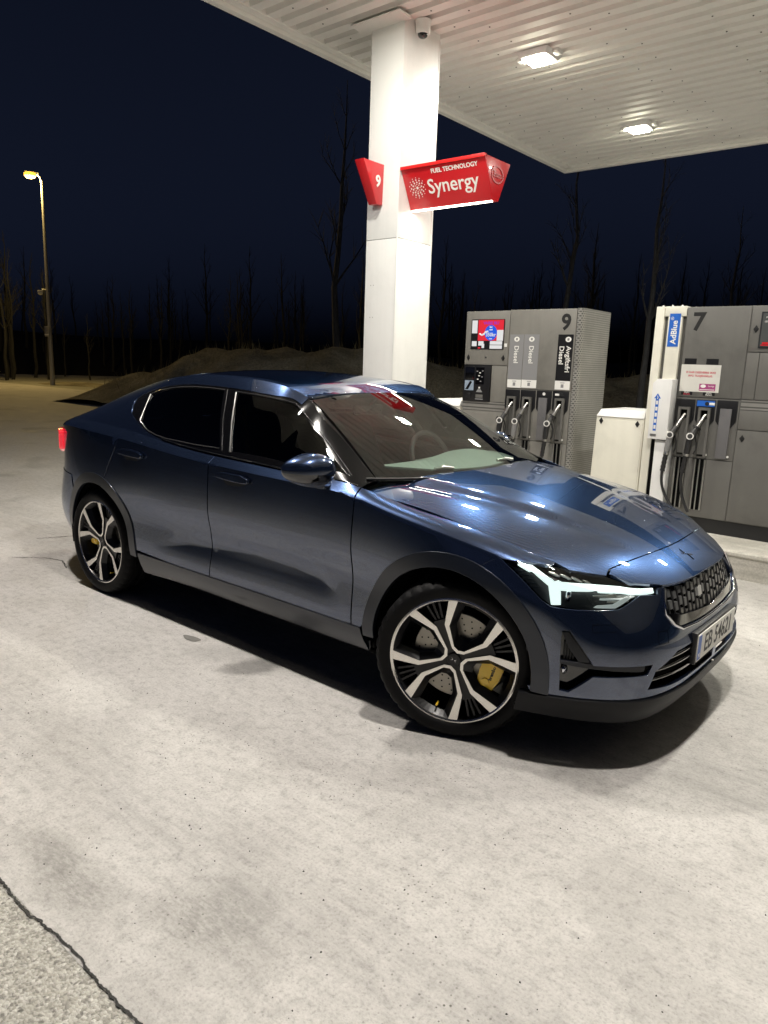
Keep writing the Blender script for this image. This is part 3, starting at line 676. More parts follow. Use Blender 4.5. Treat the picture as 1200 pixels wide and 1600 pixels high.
def nozzle(x,zt,yf,label,grip,collar=False,hosedir=1):
    root=empty('fuel_nozzle',(x,yf-.03,zt-.3)); tag(root,label,'nozzle','fuel nozzles in their holders')
    o=Vector((x,yf-.03,zt-.3))
    def q(dx,dy,dz): return (dx,dy,dz+.3)
    MB().tube([q(.010,.012,-.125),q(.004,-.004,-.140),q(-.014,-.020,-.185),q(-.034,-.034,-.235)],[.0125,.013,.0135,.015],12).build('spout',M_alu,root,smooth=50)
    MB().tube([q(-.034,-.034,-.232),q(-.052,-.046,-.27),q(-.068,-.055,-.31)],[.020,.024,.027],12).build('valve_body',M_noz,root,smooth=50)
    if collar: MB().tube([q(-.030,-.032,-.226),q(-.036,-.036,-.238)],[.036,.036],16).build('splash_collar',M_hose,root,smooth=30)
    c0=Vector(q(-.075,-.062,-.305)); ax=Vector((.35,-1,.05)).normalized()
    MB().cyl(c0-ax*.015,c0+ax*.028,.029,22).build('badge_ring',M_lwhite,root,smooth=30)
    MB().cyl(c0+ax*.0285,c0+ax*.0305,.020,18).build('badge_face',M_noz,root)
    MB().tube([q(-.070,-.055,-.315),q(-.078,-.058,-.36),q(-.085,-.058,-.43),q(-.088,-.056,-.455)],[.025,.027,.025,.022],12).build('grip',grip,root,smooth=50)
    MB().tube([q(-.042,-.040,-.30),q(-.022,-.036,-.36),q(-.024,-.036,-.42),q(-.040,-.038,-.455)],[.008,.006,.006,.008],8).build('lever',M_black,root,smooth=50)
    MB().tube([q(-.088,-.056,-.455),q(-.090,-.056,-.475)],[.024,.024],14).build('swivel',M_alu,root,smooth=30)
    B=MB(); pts=[];rs=[]
    for k in range(9): pts.append(q(-.091-.002*k,-.056,-.475-.018*k)); rs.append(.0215 if k%2==0 else .0175)
    B.tube(pts,rs,12); B.build('hose_sleeve',M_hose,root,smooth=30)
    pts=[]
    for k in range(15):
        t=k/14; pts.append(q(-.107+hosedir*(.14*t**2.2)-.010*math.sin(math.pi*t),-.056+.012*math.sin(3.1*t),-.62-.33*t))
    MB().tube(pts,.0125,10).build('hose',M_hose,root,smooth=60)
YF=3.198
def pump_body(root,x0,x1,zt,depth,m): pass
p9=empty('fuel_pump',(-.763,3.5,.215)); tag(p9,'grey fuel pump numbered 9 with an advert screen','fuel pump')
def sub(root):
    ox,oy,oz=root.location
    h=empty('tmp'); bpy.data.objects.remove(h)
    return ox,oy,oz
class Off:   # lets children of an offset root be written in world coordinates
    def __init__(s,root): s.root=root
def reparent_world(root,before):
    for o in list(C.objects):
        if o.name not in before and o is not root and o.parent is root and o.type in('MESH','LIGHT'):
            o.location=(o.location.x-root.location.x,o.location.y-root.location.y,o.location.z-root.location.z)
before={o.name for o in C.objects}
MB().box(-1.373,-.87,YF+.004,3.80,.275,2.09).build('cabinet',M_pgrey,p9,bevel=.004)
MB().box(-.868,-.156,YF+.004,3.80,.275,2.096).build('cabinet',M_pgrey,p9,bevel=.004)
MB().box(-1.36,-.13,3.24,3.79,.213,.274).build('plinth',M_black,p9)
MB().box(-1.370,-.860,YF-.006,YF+.004,1.562,2.088).build('screen_door',M_pgrey,p9,bevel=.003)
MB().box(-.856,-.158,YF-.006,YF+.004,1.342,2.092).build('label_panel',M_pgrey,p9,bevel=.003)
MB().box(-1.035,-.860,YF-.006,YF+.004,1.195,1.556).build('side_panel',M_pgrey,p9,bevel=.003)
MB().box(-.856,-.158,YF-.003,YF+.004,.845,1.336).build('nozzle_panel',M_pgrey,p9,bevel=.002)
MB().box(-.856,-.158,YF-.004,YF+.004,.28,.84).build('hose_panel',M_pgrey,p9,bevel=.002)
MB().box(-1.370,-.860,YF-.005,YF+.004,.28,1.098).build('lower_door',M_pgrey,p9,bevel=.002)
MB().box(-1.372,-.862,YF-.003,YF+.004,1.104,1.190).build('vent',M_perf,p9)
# right end cover: rounded corner + perforated flank
cv=MB(); arc=[(-.152,YF+.0)]+[(-.152+.055*math.sin(t)*1.0,YF+.055*(1-math.cos(t))) for t in np.linspace(.2,math.pi/2,7)]+[(-.097,3.80),(-.152,3.80)]
cv.prism(arc,lambda a,c_,d:(a,c_,d),.275,2.10); cv.build('perforated_flank',M_perf,p9,smooth=30)
# screen
MB().box(-1.305,-.915,YF-.010,YF-.006,1.715,2.010).build('screen_glass',M_lblack,p9)
def flat(name,x0,x1,z0,z1,y,m,parent): return MB().box(x0,x1,y-.0006,y,z0,z1).build(name,m,parent)
def screen(n,c,e): return mat(n,tuple(x*.15 for x in c),.3,emit=c,es=e)
E_red=screen('screen red',(.85,.03,.05),.75); E_blue=screen('screen blue',(.02,.12,.80),.8); E_white=screen('screen white',(.8,.8,.8),.8); E_purp=screen('screen purple',(.42,.05,.6),.7)
flat('advert',-1.222,-.925,1.800,2.004,YF-.0105,E_red,p9)
flat('price_list',-1.296,-1.232,1.873,2.000,YF-.0105,E_white,p9); flat('code_panel',-.998,-.925,1.800,1.905,YF-.0115,E_white,p9)
flat('icon',-1.290,-1.232,1.745,1.795,YF-.0105,E_white,p9); flat('icon',-1.212,-1.150,1.752,1.795,YF-.0105,E_white,p9); flat('total_box',-1.075,-.932,1.762,1.797,YF-.0105,E_white,p9); flat('total_box',-1.075,-.932,1.722,1.757,YF-.0105,E_white,p9); flat('icon',-1.170,-1.140,1.728,1.770,YF-.0115,E_white,p9); flat('icon',-1.215,-1.185,1.722,1.736,YF-.0105,E_red,p9)
n=30; MB().add([(-1.070+.072*math.cos(2*math.pi*k/n),YF-.0118,1.878+.076*math.sin(2*math.pi*k/n)) for k in range(n)],[tuple(range(n))]).build('advert_disc',E_blue,p9,recalc=False)
for tx,sz,z,mm in (('VASKE BIL?',.038,1.972,E_purp),('350kr',.050,1.858,E_white),('Spar',.020,1.934,E_white),('inntil',.018,1.908,E_white),('i året',.016,1.820,E_white)):
    text('advert_lettering',tx,sz,mm,p9,(-1.070,YF-.0125,z),(1,0,0),(0,0,1),.0003,bold=.001)
MB().tube([(-1.20,YF-.0125,1.868),(-1.175,YF-.0125,1.855),(-1.145,YF-.0125,1.868),(-1.135,YF-.0125,1.885),(-1.10,YF-.0125,1.892)],.009,6).build('advert_picture',E_white,p9)
flat('sticker',-.908,-.878,1.742,1.775,YF-.0068,M_lwhite,p9)
lockknob(p9,-1.325,1.630,YF-.006); lockknob(p9,-.912,1.632,YF-.006); lockknob(p9,-.935,1.03,YF-.005)
MB().cyl((-1.115,YF-.006,1.635),(-1.115,YF-.009,1.635),.008,10).build('keyhole',M_black,p9)
# payment terminal
MB().box(-1.366,-1.042,YF-.016,YF+.004,1.190,1.556).build('payment_terminal',M_lblack,p9,bevel=.006)
MB().box(-1.345,-1.235,YF-.019,YF-.016,1.405,1.535).build('terminal_hood',M_gblack,p9,bevel=.002); flat('terminal_screen',-1.345,-1.235,1.300,1.400,YF-.018,mat('terminal screen',(.25,.30,.36),.15,emit=(.35,.45,.6),es=.12),p9)
MB().add([(-1.335,YF-.0195,1.31),(-1.30,YF-.0195,1.31),(-1.255,YF-.0195,1.385),(-1.28,YF-.0195,1.395)],[(0,1,2,3)]).build('screen_glare_bar',M_gblack,p9,recalc=False)
MB().lathe([(.030,0),(.030,.006),(.022,.008),(.020,.004),(0,.004)],lambda a,b_,w:(-1.295+a,YF-.016-w,1.245+b_),18).build('card_reader',M_black,p9,smooth=30)
flat('keypad_panel',-1.215,-1.115,1.365,1.535,YF-.0166,M_gblack,p9)
for k,(x,z) in enumerate([(-1.20,1.495),(-1.165,1.48),(-1.135,1.50),(-1.175,1.45),(-1.14,1.44),(-1.19,1.415),(-1.155,1.395)]): flat('pictogram',x-.010,x+.010,z-.005,z+.005,YF-.0172,M_lwhite if k%2 else M_label,p9)
MB().add([(-1.205,YF-.0172,1.285),(-1.125,YF-.0172,1.285),(-1.150,YF-.0172,1.315),(-1.180,YF-.0172,1.315)],[(0,1,2,3)]).build('pictogram',M_label,p9,recalc=False); flat('pictogram',-1.175,-1.155,1.322,1.338,YF-.0172,M_lwhite,p9); flat('receipt_slot',-1.205,-1.120,1.228,1.262,YF-.0172,M_pgrey2,p9); flat('receipt_tray',-1.210,-1.115,1.210,1.220,YF-.0172,M_label,p9)
label_strip(p9,-.845,-.692,1.432,1.862,1.350,M_label,[(0,'Diesel')],YF-.006)
label_strip(p9,-.686,-.524,1.434,1.863,1.354,M_label,[(0,'Diesel')],YF-.006)
label_strip(p9,-.326,-.172,1.437,1.862,1.353,M_lblack,[(.035,'Avgiftsfri'),(-.035,'Diesel')],YF-.006)
text('pump_number','9',.20,M_txtk,p9,(-.258,YF-.0066,1.968),(1,0,0),(0,0,1),.0005,bold=.006)
bay(p9,-.862,-.692,1.330,.86,YF-.003,'none'); bay(p9,-.690,-.518,1.332,.86,YF-.003,'none'); bay(p9,-.514,-.346,1.334,.86,YF-.003,'dot',True); bay(p9,-.343,-.168,1.336,.86,YF-.003,'hand')
reparent_world(p9,before)
GRIPK=mat('black grip',(.02,.02,.021),.45); GRIPG=mat('grey grip',(.22,.22,.22),.5)
nozzle(-.777,1.330,YF-.003,'black fuel nozzle in pump 9, leftmost of its three',GRIPK); nozzle(-.604,1.332,YF-.003,'grey handled fuel nozzle in pump 9, middle of its three',GRIPG); nozzle(-.256,1.336,YF-.003,'black fuel nozzle in pump 9 below the black label',GRIPK,True)
# ---- pump 7
p7=empty('fuel_pump',(1.6,3.5,.215)); tag(p7,'dark grey fuel pump numbered 7 cut by the right edge','fuel pump')
before={o.name for o in C.objects}
MB().box(.834,2.35,YF+.004,3.80,.335,2.086).build('cabinet',M_pgrey2,p7,bevel=.004)
MB().box(.85,2.34,YF+.012,3.79,.213,.334).build('plinth',M_black,p7)
MB().box(.836,1.333,YF-.006,YF+.004,1.350,2.083).build('label_panel',M_pgrey2,p7,bevel=.003)
MB().box(.836,1.333,YF-.003,YF+.004,.840,1.344).build('nozzle_panel',M_pgrey2,p7,bevel=.002)
MB().box(.836,1.333,YF-.004,YF+.004,.34,.835).build('hose_panel',M_pgrey2,p7,bevel=.002)
MB().box(1.341,2.0,YF-.006,YF+.004,1.728,2.083).build('screen_door',M_pgrey2,p7,bevel=.003)
MB().box(1.341,1.432,YF-.006,YF+.004,1.352,1.722).build('side_panel',M_pgrey2,p7,bevel=.003); MB().box(1.437,2.0,YF-.006,YF+.004,1.352,1.722).build('side_panel',M_pgrey2,p7,bevel=.003)
MB().box(1.341,2.0,YF-.002,YF+.004,1.270,1.346).build('vent',mat('hex vent',fn=f_perf),p7)
MB().box(1.341,2.0,YF-.006,YF+.004,1.108,1.264).build('drawer_front',M_pgrey2,p7,bevel=.003); MB().box(1.341,2.0,YF-.006,YF+.004,.342,1.102).build('lower_door',M_pgrey2,p7,bevel=.003)
MB().box(1.412,1.80,YF-.012,YF-.006,1.756,2.038).build('screen',mat('dark screen',(.03,.032,.034),.12,coat=1),p7,bevel=.003)
MB().box(1.424,1.79,YF-.0125,YF-.0118,1.770,2.026).build('screen_glass',mat('screen grey',(.075,.08,.08),.2),p7)
flat('screen_bar',1.432,1.70,1.776,1.786,YF-.013,M_red,p7); text('lettering','PUMP',.018,M_white2,p7,(1.447,YF-.0132,1.993),(1,0,0),(0,0,1),.0003,align='LEFT'); text('lettering','LEDIG',.018,M_white2,p7,(1.441,YF-.0132,1.962),(1,0,0),(0,0,1),.0003,align='LEFT'); flat('screen_badge',1.440,1.50,1.790,1.803,YF-.013,M_red,p7)
lockknob(p7,1.383,1.905,YF-.006); lockknob(p7,1.383,1.035,YF-.006)
text('pump_number','7',.20,M_txtk,p7,(.938,YF-.0066,1.960),(1,0,0),(0,0,1),.0005,bold=.006)
flat('dark_tab',.858,.955,1.62,1.667,YF-.0066,M_lblack,p7); flat('dark_tab',1.034,1.131,1.62,1.667,YF-.0066,M_lblack,p7)
flat('dark_tab',.858,.950,1.366,1.396,YF-.0066,M_lblack,p7); flat('dark_tab',1.036,1.131,1.366,1.396,YF-.0066,M_lblack,p7)
for xx,mm in ((.904,M_txtr),(1.084,M_white2)): text('lettering','Blyfri',.020,M_white2,p7,(xx,YF-.0072,1.388),(1,0,0),(0,0,1),.0003); text('lettering','Bensin',.020,mm,p7,(xx,YF-.0072,1.373),(1,0,0),(0,0,1),.0003)
pn=MB().add([(.840,YF-.0085,1.395),(1.158,YF-.0085,1.393),(1.157,YF-.0080,1.617),(.838,YF-.0085,1.617),(.840,YF-.0068,1.395),(1.158,YF-.0068,1.393),(1.157,YF-.0068,1.617),(.838,YF-.0068,1.617)],[(0,1,2,3),(4,7,6,5),(0,4,5,1),(1,5,6,2),(2,6,7,3),(3,7,4,0)]).build('paper_notice',M_paper,p7)
for tx,z in (('VI HAR DESSVERRE IKKE',1.553),('AVG TILGJENGELIG.',1.525)): text('notice_lettering',tx,.0225,M_txtr,p7,(1.0,YF-.0090,z),(1,0,0),(0,0,1),.0002,bold=.0004)
flat('notice_logo',1.000,1.130,1.405,1.462,YF-.0090,mat('purple print',(.36,.06,.20),.5),p7)
n=20; MB().add([(1.032+.022*math.cos(2*math.pi*k/n),YF-.0098,1.443+.014*math.sin(2*math.pi*k/n)) for k in range(n)],[tuple(range(n))]).build('notice_oval',M_white2,p7,recalc=False); text('notice_lettering','Synergy',.016,M_white2,p7,(1.095,YF-.0098,1.444),(1,0,0),(0,0,1),.0002); flat('notice_line',1.006,1.124,1.412,1.417,YF-.0098,M_white2,p7)
bay(p7,.822,.988,1.330,.855,YF-.003,'none'); bay(p7,.990,1.152,1.332,.855,YF-.003,'blue'); bay(p7,1.156,1.326,1.335,.855,YF-.003,'none',True)
reparent_world(p7,before)
nozzle(.905,1.330,YF-.003,'grey gripped fuel nozzle in pump 7 next to the white dispenser',GRIPG); nozzle(1.073,1.332,YF-.003,'black fuel nozzle in pump 7 under the blue band',GRIPK,True,hosedir=.6)
# ---- AdBlue dispenser column
ab=empty('additive_dispenser',(.70,3.5,.215)); tag(ab,'narrow cream white dispenser with blue AdBlue label between cabinet and pump 7','dispenser')
before={o.name for o in C.objects}
MB().box(.573,.645,YF-.004,3.80,.215,2.095).build('side_post',M_cream,ab,bevel=.006)
MB().box(.649,.830,YF+.030,3.80,.215,2.06).build('back_panel',M_pgrey2,ab)
MB().box(.649,.830,YF-.006,YF+.10,2.012,2.095).build('head',M_cream,ab,bevel=.005)
MB().box(.684,.800,YF-.010,YF+.028,1.47,2.010).build('label_post',M_cream,ab,bevel=.004)
MB().box(.697,.787,YF-.0125,YF-.0101,1.762,2.034).build('label',M_blue,ab)
text('lettering','AdBlue',.066,M_white2,ab,(.745,YF-.0130,1.880),(0,0,1),(-1,0,0),.0004,bold=.0016); text('lettering','®',.036,M_white2,ab,(.722,YF-.0130,1.995),(0,0,1),(-1,0,0),.0004)
hb=[(.648,.978),(.812,.978),(.812,1.490),(.684,1.490),(.648,1.452)]
MB().prism(hb,lambda a,c_,d:(a,d,c_),YF-.115,YF+.026).build('nozzle_cover',M_white,ab,bevel=.008)
ar=[(.688,1.050),(.715,1.050),(.715,1.325),(.730,1.325),(.7015,1.368),(.673,1.325),(.688,1.325)]
MB().prism(ar,lambda a,c_,d:(a,d,c_),YF-.1165,YF-.1152).build('arrow_label',M_blue,ab)
for k in range(5): MB().box(.692,.711,YF-.1175,YF-.1166,1.066+k*.052,1.098+k*.052).build('pictogram',M_lwhite,ab)
MB().tube([(.702,YF-.1175,1.32),(.706,YF-.1175,1.335),(.700,YF-.1175,1.348)],.004,6).build('pictogram',M_lwhite,ab)
MB().box(.668,.722,YF-.1165,YF-.09,.998,1.024).build('cover_handle',M_steel,ab,bevel=.004)
MB().box(.649,.686,YF-.002,YF+.026,.215,.972).build('hose_slot',M_dark,ab); MB().cyl((.690,YF-.012,.22),(.690,YF-.012,.972),.008,10).build('guide_rod',M_alu,ab,smooth=40); MB().box(.705,.828,YF-.080,YF+.026,.215,.968).build('lower_cover',M_white,ab,bevel=.006); MB().box(.698,.7045,YF-.05,YF+.02,.22,.96).build('cover_edge',M_steel,ab)
for x in (.62,.70,.78): MB().lathe([(.009,0),(.009,.008),(0,.012)],lambda a,b_,w:(x+a,3.22+b_,2.095+w),10).build('bolt',M_lwhite,ab)
reparent_world(ab,before)
# ---- white cabinets
def cabinet(name,x0,x1,zt,label,flare=.02):
    root=empty(name,((x0+x1)/2,3.5,.215)); tag(root,label,'cabinet'); before={o.name for o in C.objects}
    y0=YF-.006
    MB().add([(x0-flare,y0,.215),(x1,y0,.215),(x1,3.80,.215),(x0-flare,3.80,.215),(x0,y0,zt-.045),(x1,y0,zt-.045),(x1,3.80,zt-.045),(x0,3.80,zt-.045)],[(0,3,2,1),(4,5,6,7),(0,1,5,4),(1,2,6,5),(2,3,7,6),(3,0,4,7)]).build('body',M_cream,root,bevel=.006)
    MB().add([(x0+.018-flare,y0-.006,.26),(x1-.012,y0-.006,.26),(x1-.012,y0,.26),(x0+.018-flare,y0,.26),(x0+.018,y0-.006,zt-.07),(x1-.012,y0-.006,zt-.07),(x1-.012,y0,zt-.07),(x0+.018,y0,zt-.07)],[(0,3,2,1),(4,5,6,7),(0,1,5,4),(1,2,6,5),(2,3,7,6),(3,0,4,7)]).build('door',M_cream,root,bevel=.003)
    MB().add([(x0-.004,y0-.012,zt-.044),(x1,y0-.012,zt-.044),(x1,3.81,zt-.044),(x0-.004,3.81,zt-.044),(x0+.02,y0+.035,zt+.022),(x1-.006,y0+.035,zt+.022),(x1-.006,3.78,zt+.022),(x0+.02,3.78,zt+.022)],[(0,3,2,1),(4,5,6,7),(0,1,5,4),(1,2,6,5),(2,3,7,6),(3,0,4,7)]).build('lid',M_white,root,bevel=.012)
    lockknob(root,x0+.05,zt-.085,y0-.006); lockknob(root,x1-.055,zt-.092,y0-.006)
    reparent_world(root,before)
cabinet('service_cabinet',.122,.566,1.178,'cream white low cabinet between pump 9 and the white dispenser')
cabinet('service_cabinet',-1.74,-1.40,1.17,'cream white low cabinet left of pump 9, mostly hidden by the car')

# ================= far surroundings =================
def vnoise(x,y,s,seed=0):
    x=x*s+seed*17.3; y=y*s-seed*9.1; xi=np.floor(x).astype(int); yi=np.floor(y).astype(int); fx=x-xi; fy=y-yi
    def h(a,b): 
        v=np.sin(a*127.1+b*311.7+seed*74.7)*43758.5453; return v-np.floor(v)
    u=fx*fx*(3-2*fx); w=fy*fy*(3-2*fy)
    return (h(xi,yi)*(1-u)+h(xi+1,yi)*u)*(1-w)+(h(xi,yi+1)*(1-u)+h(xi+1,yi+1)*u)*w
RIDGE=[(-20.5,9.6,.05),(-18.6,10.7,1.15),(-16.6,11.2,1.75),(-14.3,11.4,2.05),(-12.6,12.4,2.0),(-11.2,14.2,1.75),(-8,17.5,1.6),(-3,20,1.7),(4,22,1.9),(14,23,1.8),(26,24,1.8)]
def bank_h(x,y):
    best=np.zeros_like(x)
    for (x0,y0,h0),(x1,y1,h1) in zip(RIDGE,RIDGE[1:]):
        dx,dy=x1-x0,y1-y0; t=np.clip(((x-x0)*dx+(y-y0)*dy)/(dx*dx+dy*dy),0,1); d=np.hypot(x-x0-t*dx,y-y0-t*dy); h=.88*(h0+(h1-h0)*t)*np.exp(-(d/2.1)**2.4)
        best=np.maximum(best,h)
    z=best*(.82+.3*vnoise(x,y,.45,1)+.14*vnoise(x,y,1.7,2)+.10*vnoise(x,y,3.6,3)+.05*vnoise(x,y,8,4))
    hp=.75*np.exp(-(((x+33.5)/2.2)**2+((y-15.6)/1.3)**2))+.5*np.exp(-(((x+30)/1.6)**2+((y-16.5)/1.2)**2)); z=z+.25*hp*(.7+.6*vnoise(x,y,1.5,5))
    return z-.06
gx=np.arange(-38,27,.24); gy=np.arange(8.2,27,.24); GX,GY=np.meshgrid(gx,gy,indexing='ij')
GZ=bank_h(GX,GY)
o=MB().grid(np.stack([GX,GY,GZ],-1).tolist()).build('earth_bank',M_soil,smooth=180,recalc=False)
if o.data.polygons[0].normal.z<0: o.data.flip_normals()
tag(o,kind='structure')
b=MB(); r=random.Random(9); M_straw=mat('dry grass',(.17,.145,.075),.9)
for i in range(5200):
    x,y=r.uniform(-20,14),r.uniform(9,22); z=float(bank_h(np.array([x]),np.array([y]))[0])
    if z<.25: continue
    h=r.uniform(.10,.32); a=r.uniform(0,6.28); w=.012; lx,ly=math.cos(a)*h*.6,math.sin(a)*h*.6
    b.add([(x-w*math.sin(a),y+w*math.cos(a),z-.02),(x+w*math.sin(a),y-w*math.cos(a),z-.02),(x+lx,y+ly,z+h)],[(0,1,2)])
o=b.build('dry_grass',M_straw,recalc=False); tag(o,'dry grass blades on the dark earth bank','grass',kind='stuff')
# street lamp
sl=empty('street_lamp',(-32.6,14.03,0)); tag(sl,'tall slim street lamp glowing yellow beside the road','street lamp')
MB().tube([(0,0,-.1),(0,0,1.0),(0,0,9.3)],[.115,.10,.055],14).build('pole',M_galv,sl,smooth=50)
MB().tube([(0,0,9.25),(-.03,-.06,9.45),(-.08,-.16,9.55)],.035,10).build('arm',M_galv,sl,smooth=50)
hd=Vector((-.42,-.90,0)).normalized()
MB().add([tuple(Vector((-.05,-.10,9.58))+hd*a+Vector((-hd.y,hd.x,0))*c_+Vector((0,0,d))) for a,c_,d in [(0,-.08,-.03),(.62,-.13,-.02),(.62,.13,-.02),(0,.08,-.03),(0,-.06,.07),(.58,-.09,.07),(.58,.09,.07),(0,.06,.07)]],[(0,3,2,1),(4,5,6,7),(0,1,5,4),(1,2,6,5),(2,3,7,6),(3,0,4,7)]).build('lamp_head',M_galv,sl,bevel=.02)
hp=Vector((-.05,-.10,9.54))+hd*.36
B=MB(); B.lathe([(.24,0.05),(.27,-.05),(.19,-.16),(0,-.23)],lambda a,b_,w:(hp.x+a,hp.y+b_,hp.z+w),20); B.build('lamp_lens',M_sodium,sl,smooth=60)
ld=bpy.data.lights.new('sodium_light','POINT'); ld.energy=2600; ld.color=(1,.70,.24); ld.shadow_soft_size=.5
lo=bpy.data.objects.new('sodium_light',ld); C.objects.link(lo); lo.parent=sl; lo.location=(hp.x,hp.y,hp.z-.18)
MB().box(-.20,.20,-.16,-.09,2.30,2.78).build('sign_box',M_galv,sl,bevel=.01); MB().box(-.15,.15,-.168,-.161,2.55,2.72).build('sign_face',M_label,sl); MB().box(-.20,.20,-.17,-.161,2.36,2.42).build('sign_bar',M_white,sl)
MB().tube([(0,0,4.45),(-.12,-.22,4.48)],.03,8).build('bracket',M_galv,sl); MB().lathe([(0,.10),(.12,.09),(.13,0),(.10,-.09),(0,-.13)],lambda a,b_,w:(-.15+a,-.28+b_,4.33+w),16).build('camera_housing',M_white,sl,smooth=50)
# bare trees
def tree_mesh(seed,h,lean):
    r=random.Random(seed); T=MB(); Bm=MB()
    pts=[];rs=[];x=y=0
    n=10
    for i in range(n+1):
        t=i/n; x+=r.uniform(-.12,.12)+lean*.1; y+=r.uniform(-.12,.12); pts.append((x,y,h*t-.2)); rs.append(max(.012,.13*(1-t)**.8*(h/9)))
    T.tube(pts,rs,7)
    for i in range(4,n):
        for _ in range(r.choice((2,3,3))):
            a=r.uniform(0,6.28); L=h*.20*(1.15-i/n)*r.uniform(.7,1.6); p=Vector(pts[i]); d=Vector((math.cos(a)*.6,math.sin(a)*.6,1)).normalized(); q=[p]; 
            for k in range(4): d=(d+Vector((r.uniform(-.3,.3),r.uniform(-.3,.3),.12))).normalized(); q.append(q[-1]+d*L/4)
            rr=rs[i]*.45; Bm.tube(q,[rr,rr*.8,rr*.6,rr*.4,.006],4,False)
            for k in (2,3,4):
                for _ in range(3):
                    d2=(d+Vector((r.uniform(-.9,.9),r.uniform(-.9,.9),r.uniform(-.2,.6)))).normalized(); e=q[k]+d2*L*.35; Bm.tube([q[k],q[k]+d2*L*.17+Vector((0,0,.03)),e],[rr*.3,rr*.2,.004],3,False)
    return T.mesh('trunk',M_bark,60),Bm.mesh('branches',M_bark,60)
TV=[tree_mesh(s,h,l) for s,h,l in ((1,11,.2),(2,9,-.3),(3,12,.1),(4,8,.5))]
TN=[tuple(m.copy() for m in p) for p in TV]
for p in TN:
    for m in p: m.materials.clear(); m.materials.append(M_bark2)
def tree(x,y,v,s,rz,label,group='bare trees behind the bank'):
    z=float(bank_h(np.array([x*1.0]),np.array([y*1.0]))[0]) if y<28 else -.05
    root=empty('bare_tree',(x,y,max(z,-.05)),rz); root.scale=(s,s,s); tag(root,label,'tree',group)
    link('trunk',TN[v][0],root); link('branches',TN[v][1],root)
tree(-15.2,15.8,2,.9,.4,'tall thin bare tree standing in the dark left of the column')
tree(-4.2,15.6,1,.82,1.0,'crooked bare tree rising behind pump 9')
tree(-7.3,16.8,3,.9,2.0,'slim bare tree in the dark behind the red wedge sign')
tree(-1.5,19.0,0,.9,3.0,'faint bare tree behind the gap between the pumps')
for i,(x,y,v,s) in enumerate([(-27,30,0,.75),(-20,31,3,.8),(-12.5,30,0,.75),(2.5,27.5,2,.65),(-6,29,0,.75)]):
    tree(x,y,v,s,i*1.3,'dim bare tree almost lost in the dark beyond the bank')
# dense bare wood behind, one dark mass
def woodland():
    r=random.Random(31); Vs=[];Fs=[];nv=0
    src=[]
    for T_,B_ in TV:
        for me in (T_,B_):
            v=np.empty(len(me.vertices)*3); me.vertices.foreach_get('co',v); src.append((v.reshape(-1,3),[tuple(p.vertices) for p in me.polygons]))
    for i in range(330):
        az=R(r.uniform(62,196)); d=r.uniform(34,55) if i<110 else r.uniform(55,78); s_=r.uniform(.5,.85); k=r.randrange(4); a=r.uniform(0,6.28); c_,n_=math.cos(a)*s_,math.sin(a)*s_
        x,y=d*math.cos(az)+3,d*math.sin(az)-3
        if y<27 and x>-38: continue
        for v,f in src[2*k:2*k+2]:
            p=np.stack([v[:,0]*c_-v[:,1]*n_+x,v[:,0]*n_+v[:,1]*c_+y,v[:,2]*s_+max(0,min(3.0,(math.hypot(x,y)-54)*.15))],1); Vs.append(p); Fs+=[tuple(j+nv for j in q) for q in f]; nv+=len(p)
    me=bpy.data.meshes.new('woodland'); me.from_pydata(np.concatenate(Vs).tolist(),[],Fs); me.materials.append(M_bark)
    tag(link('woodland',me),'dark bare wood closing off the background','wood',kind='stuff')
woodland()
# distant wooded hill that closes the horizon
b=MB(); r=random.Random(4); P=[]
for i in range(240):
    a=R(55+i*150/239); d=75; hgt=3.2+.7*math.sin(i*.045)+.4*math.sin(i*.11)
    P.append([(d*math.cos(a)*.72,d*math.sin(a)*.72,-.2),(d*math.cos(a)*.85,d*math.sin(a)*.85,hgt*.6),(d*math.cos(a),d*math.sin(a),hgt)])
o=b.grid(P).build('hillside',mat('dark wooded slope',(.012,.012,.012),.95,spec=.1),smooth=180); tag(o,kind='structure')


# ================= the car =================
car=empty('parked_car',(0,0,0)); tag(car,'dark blue fastback car with black glass roof parked beside the pumps','car')
GU=np.linspace(0,UMAX,420); GV=np.linspace(0,1,50)
_gu,_gv=np.meshgrid(GU,GV,indexing='ij'); _gp=body(_gu,_gv).reshape(-1,3); _gu=_gu.ravel(); _gv=_gv.ravel()
def uv_of(P,fix=True):
    """nearest (u,v) of 3-D points (x,y>=0,z); y=None -> match x,z"""
    out=[]
    for p in P:
        if len(p)==2: d=(_gp[:,0]-p[0])**2+(_gp[:,2]-p[1])**2; d=d+np.where(_gp[:,1]<.3,1,0)
        else: d=((_gp-np.array(p))**2).sum(1)
        i=d.argmin(); u,v=_gu[i],_gv[i]
        for it in range(12):
            e=1e-4; b0=body(np.array([u,u+e,u]),np.array([v,v,v+e])); J=np.stack([(b0[1]-b0[0])/e,(b0[2]-b0[0])/e],1)
            if len(p)==2: r_=np.array([p[0],p[1]])-b0[0][[0,2]]; Jr=J[[0,2]]; s=np.linalg.lstsq(Jr,r_,rcond=None)[0]
            else: s=np.linalg.lstsq(J,np.array(p)-b0[0],rcond=None)[0]
            u=min(max(u+s[0],0),UMAX); v=min(max(v+s[1],0),1)
        out.append((u,v))
    return out
VS=.85   # metric scale of v in the triangulation plane
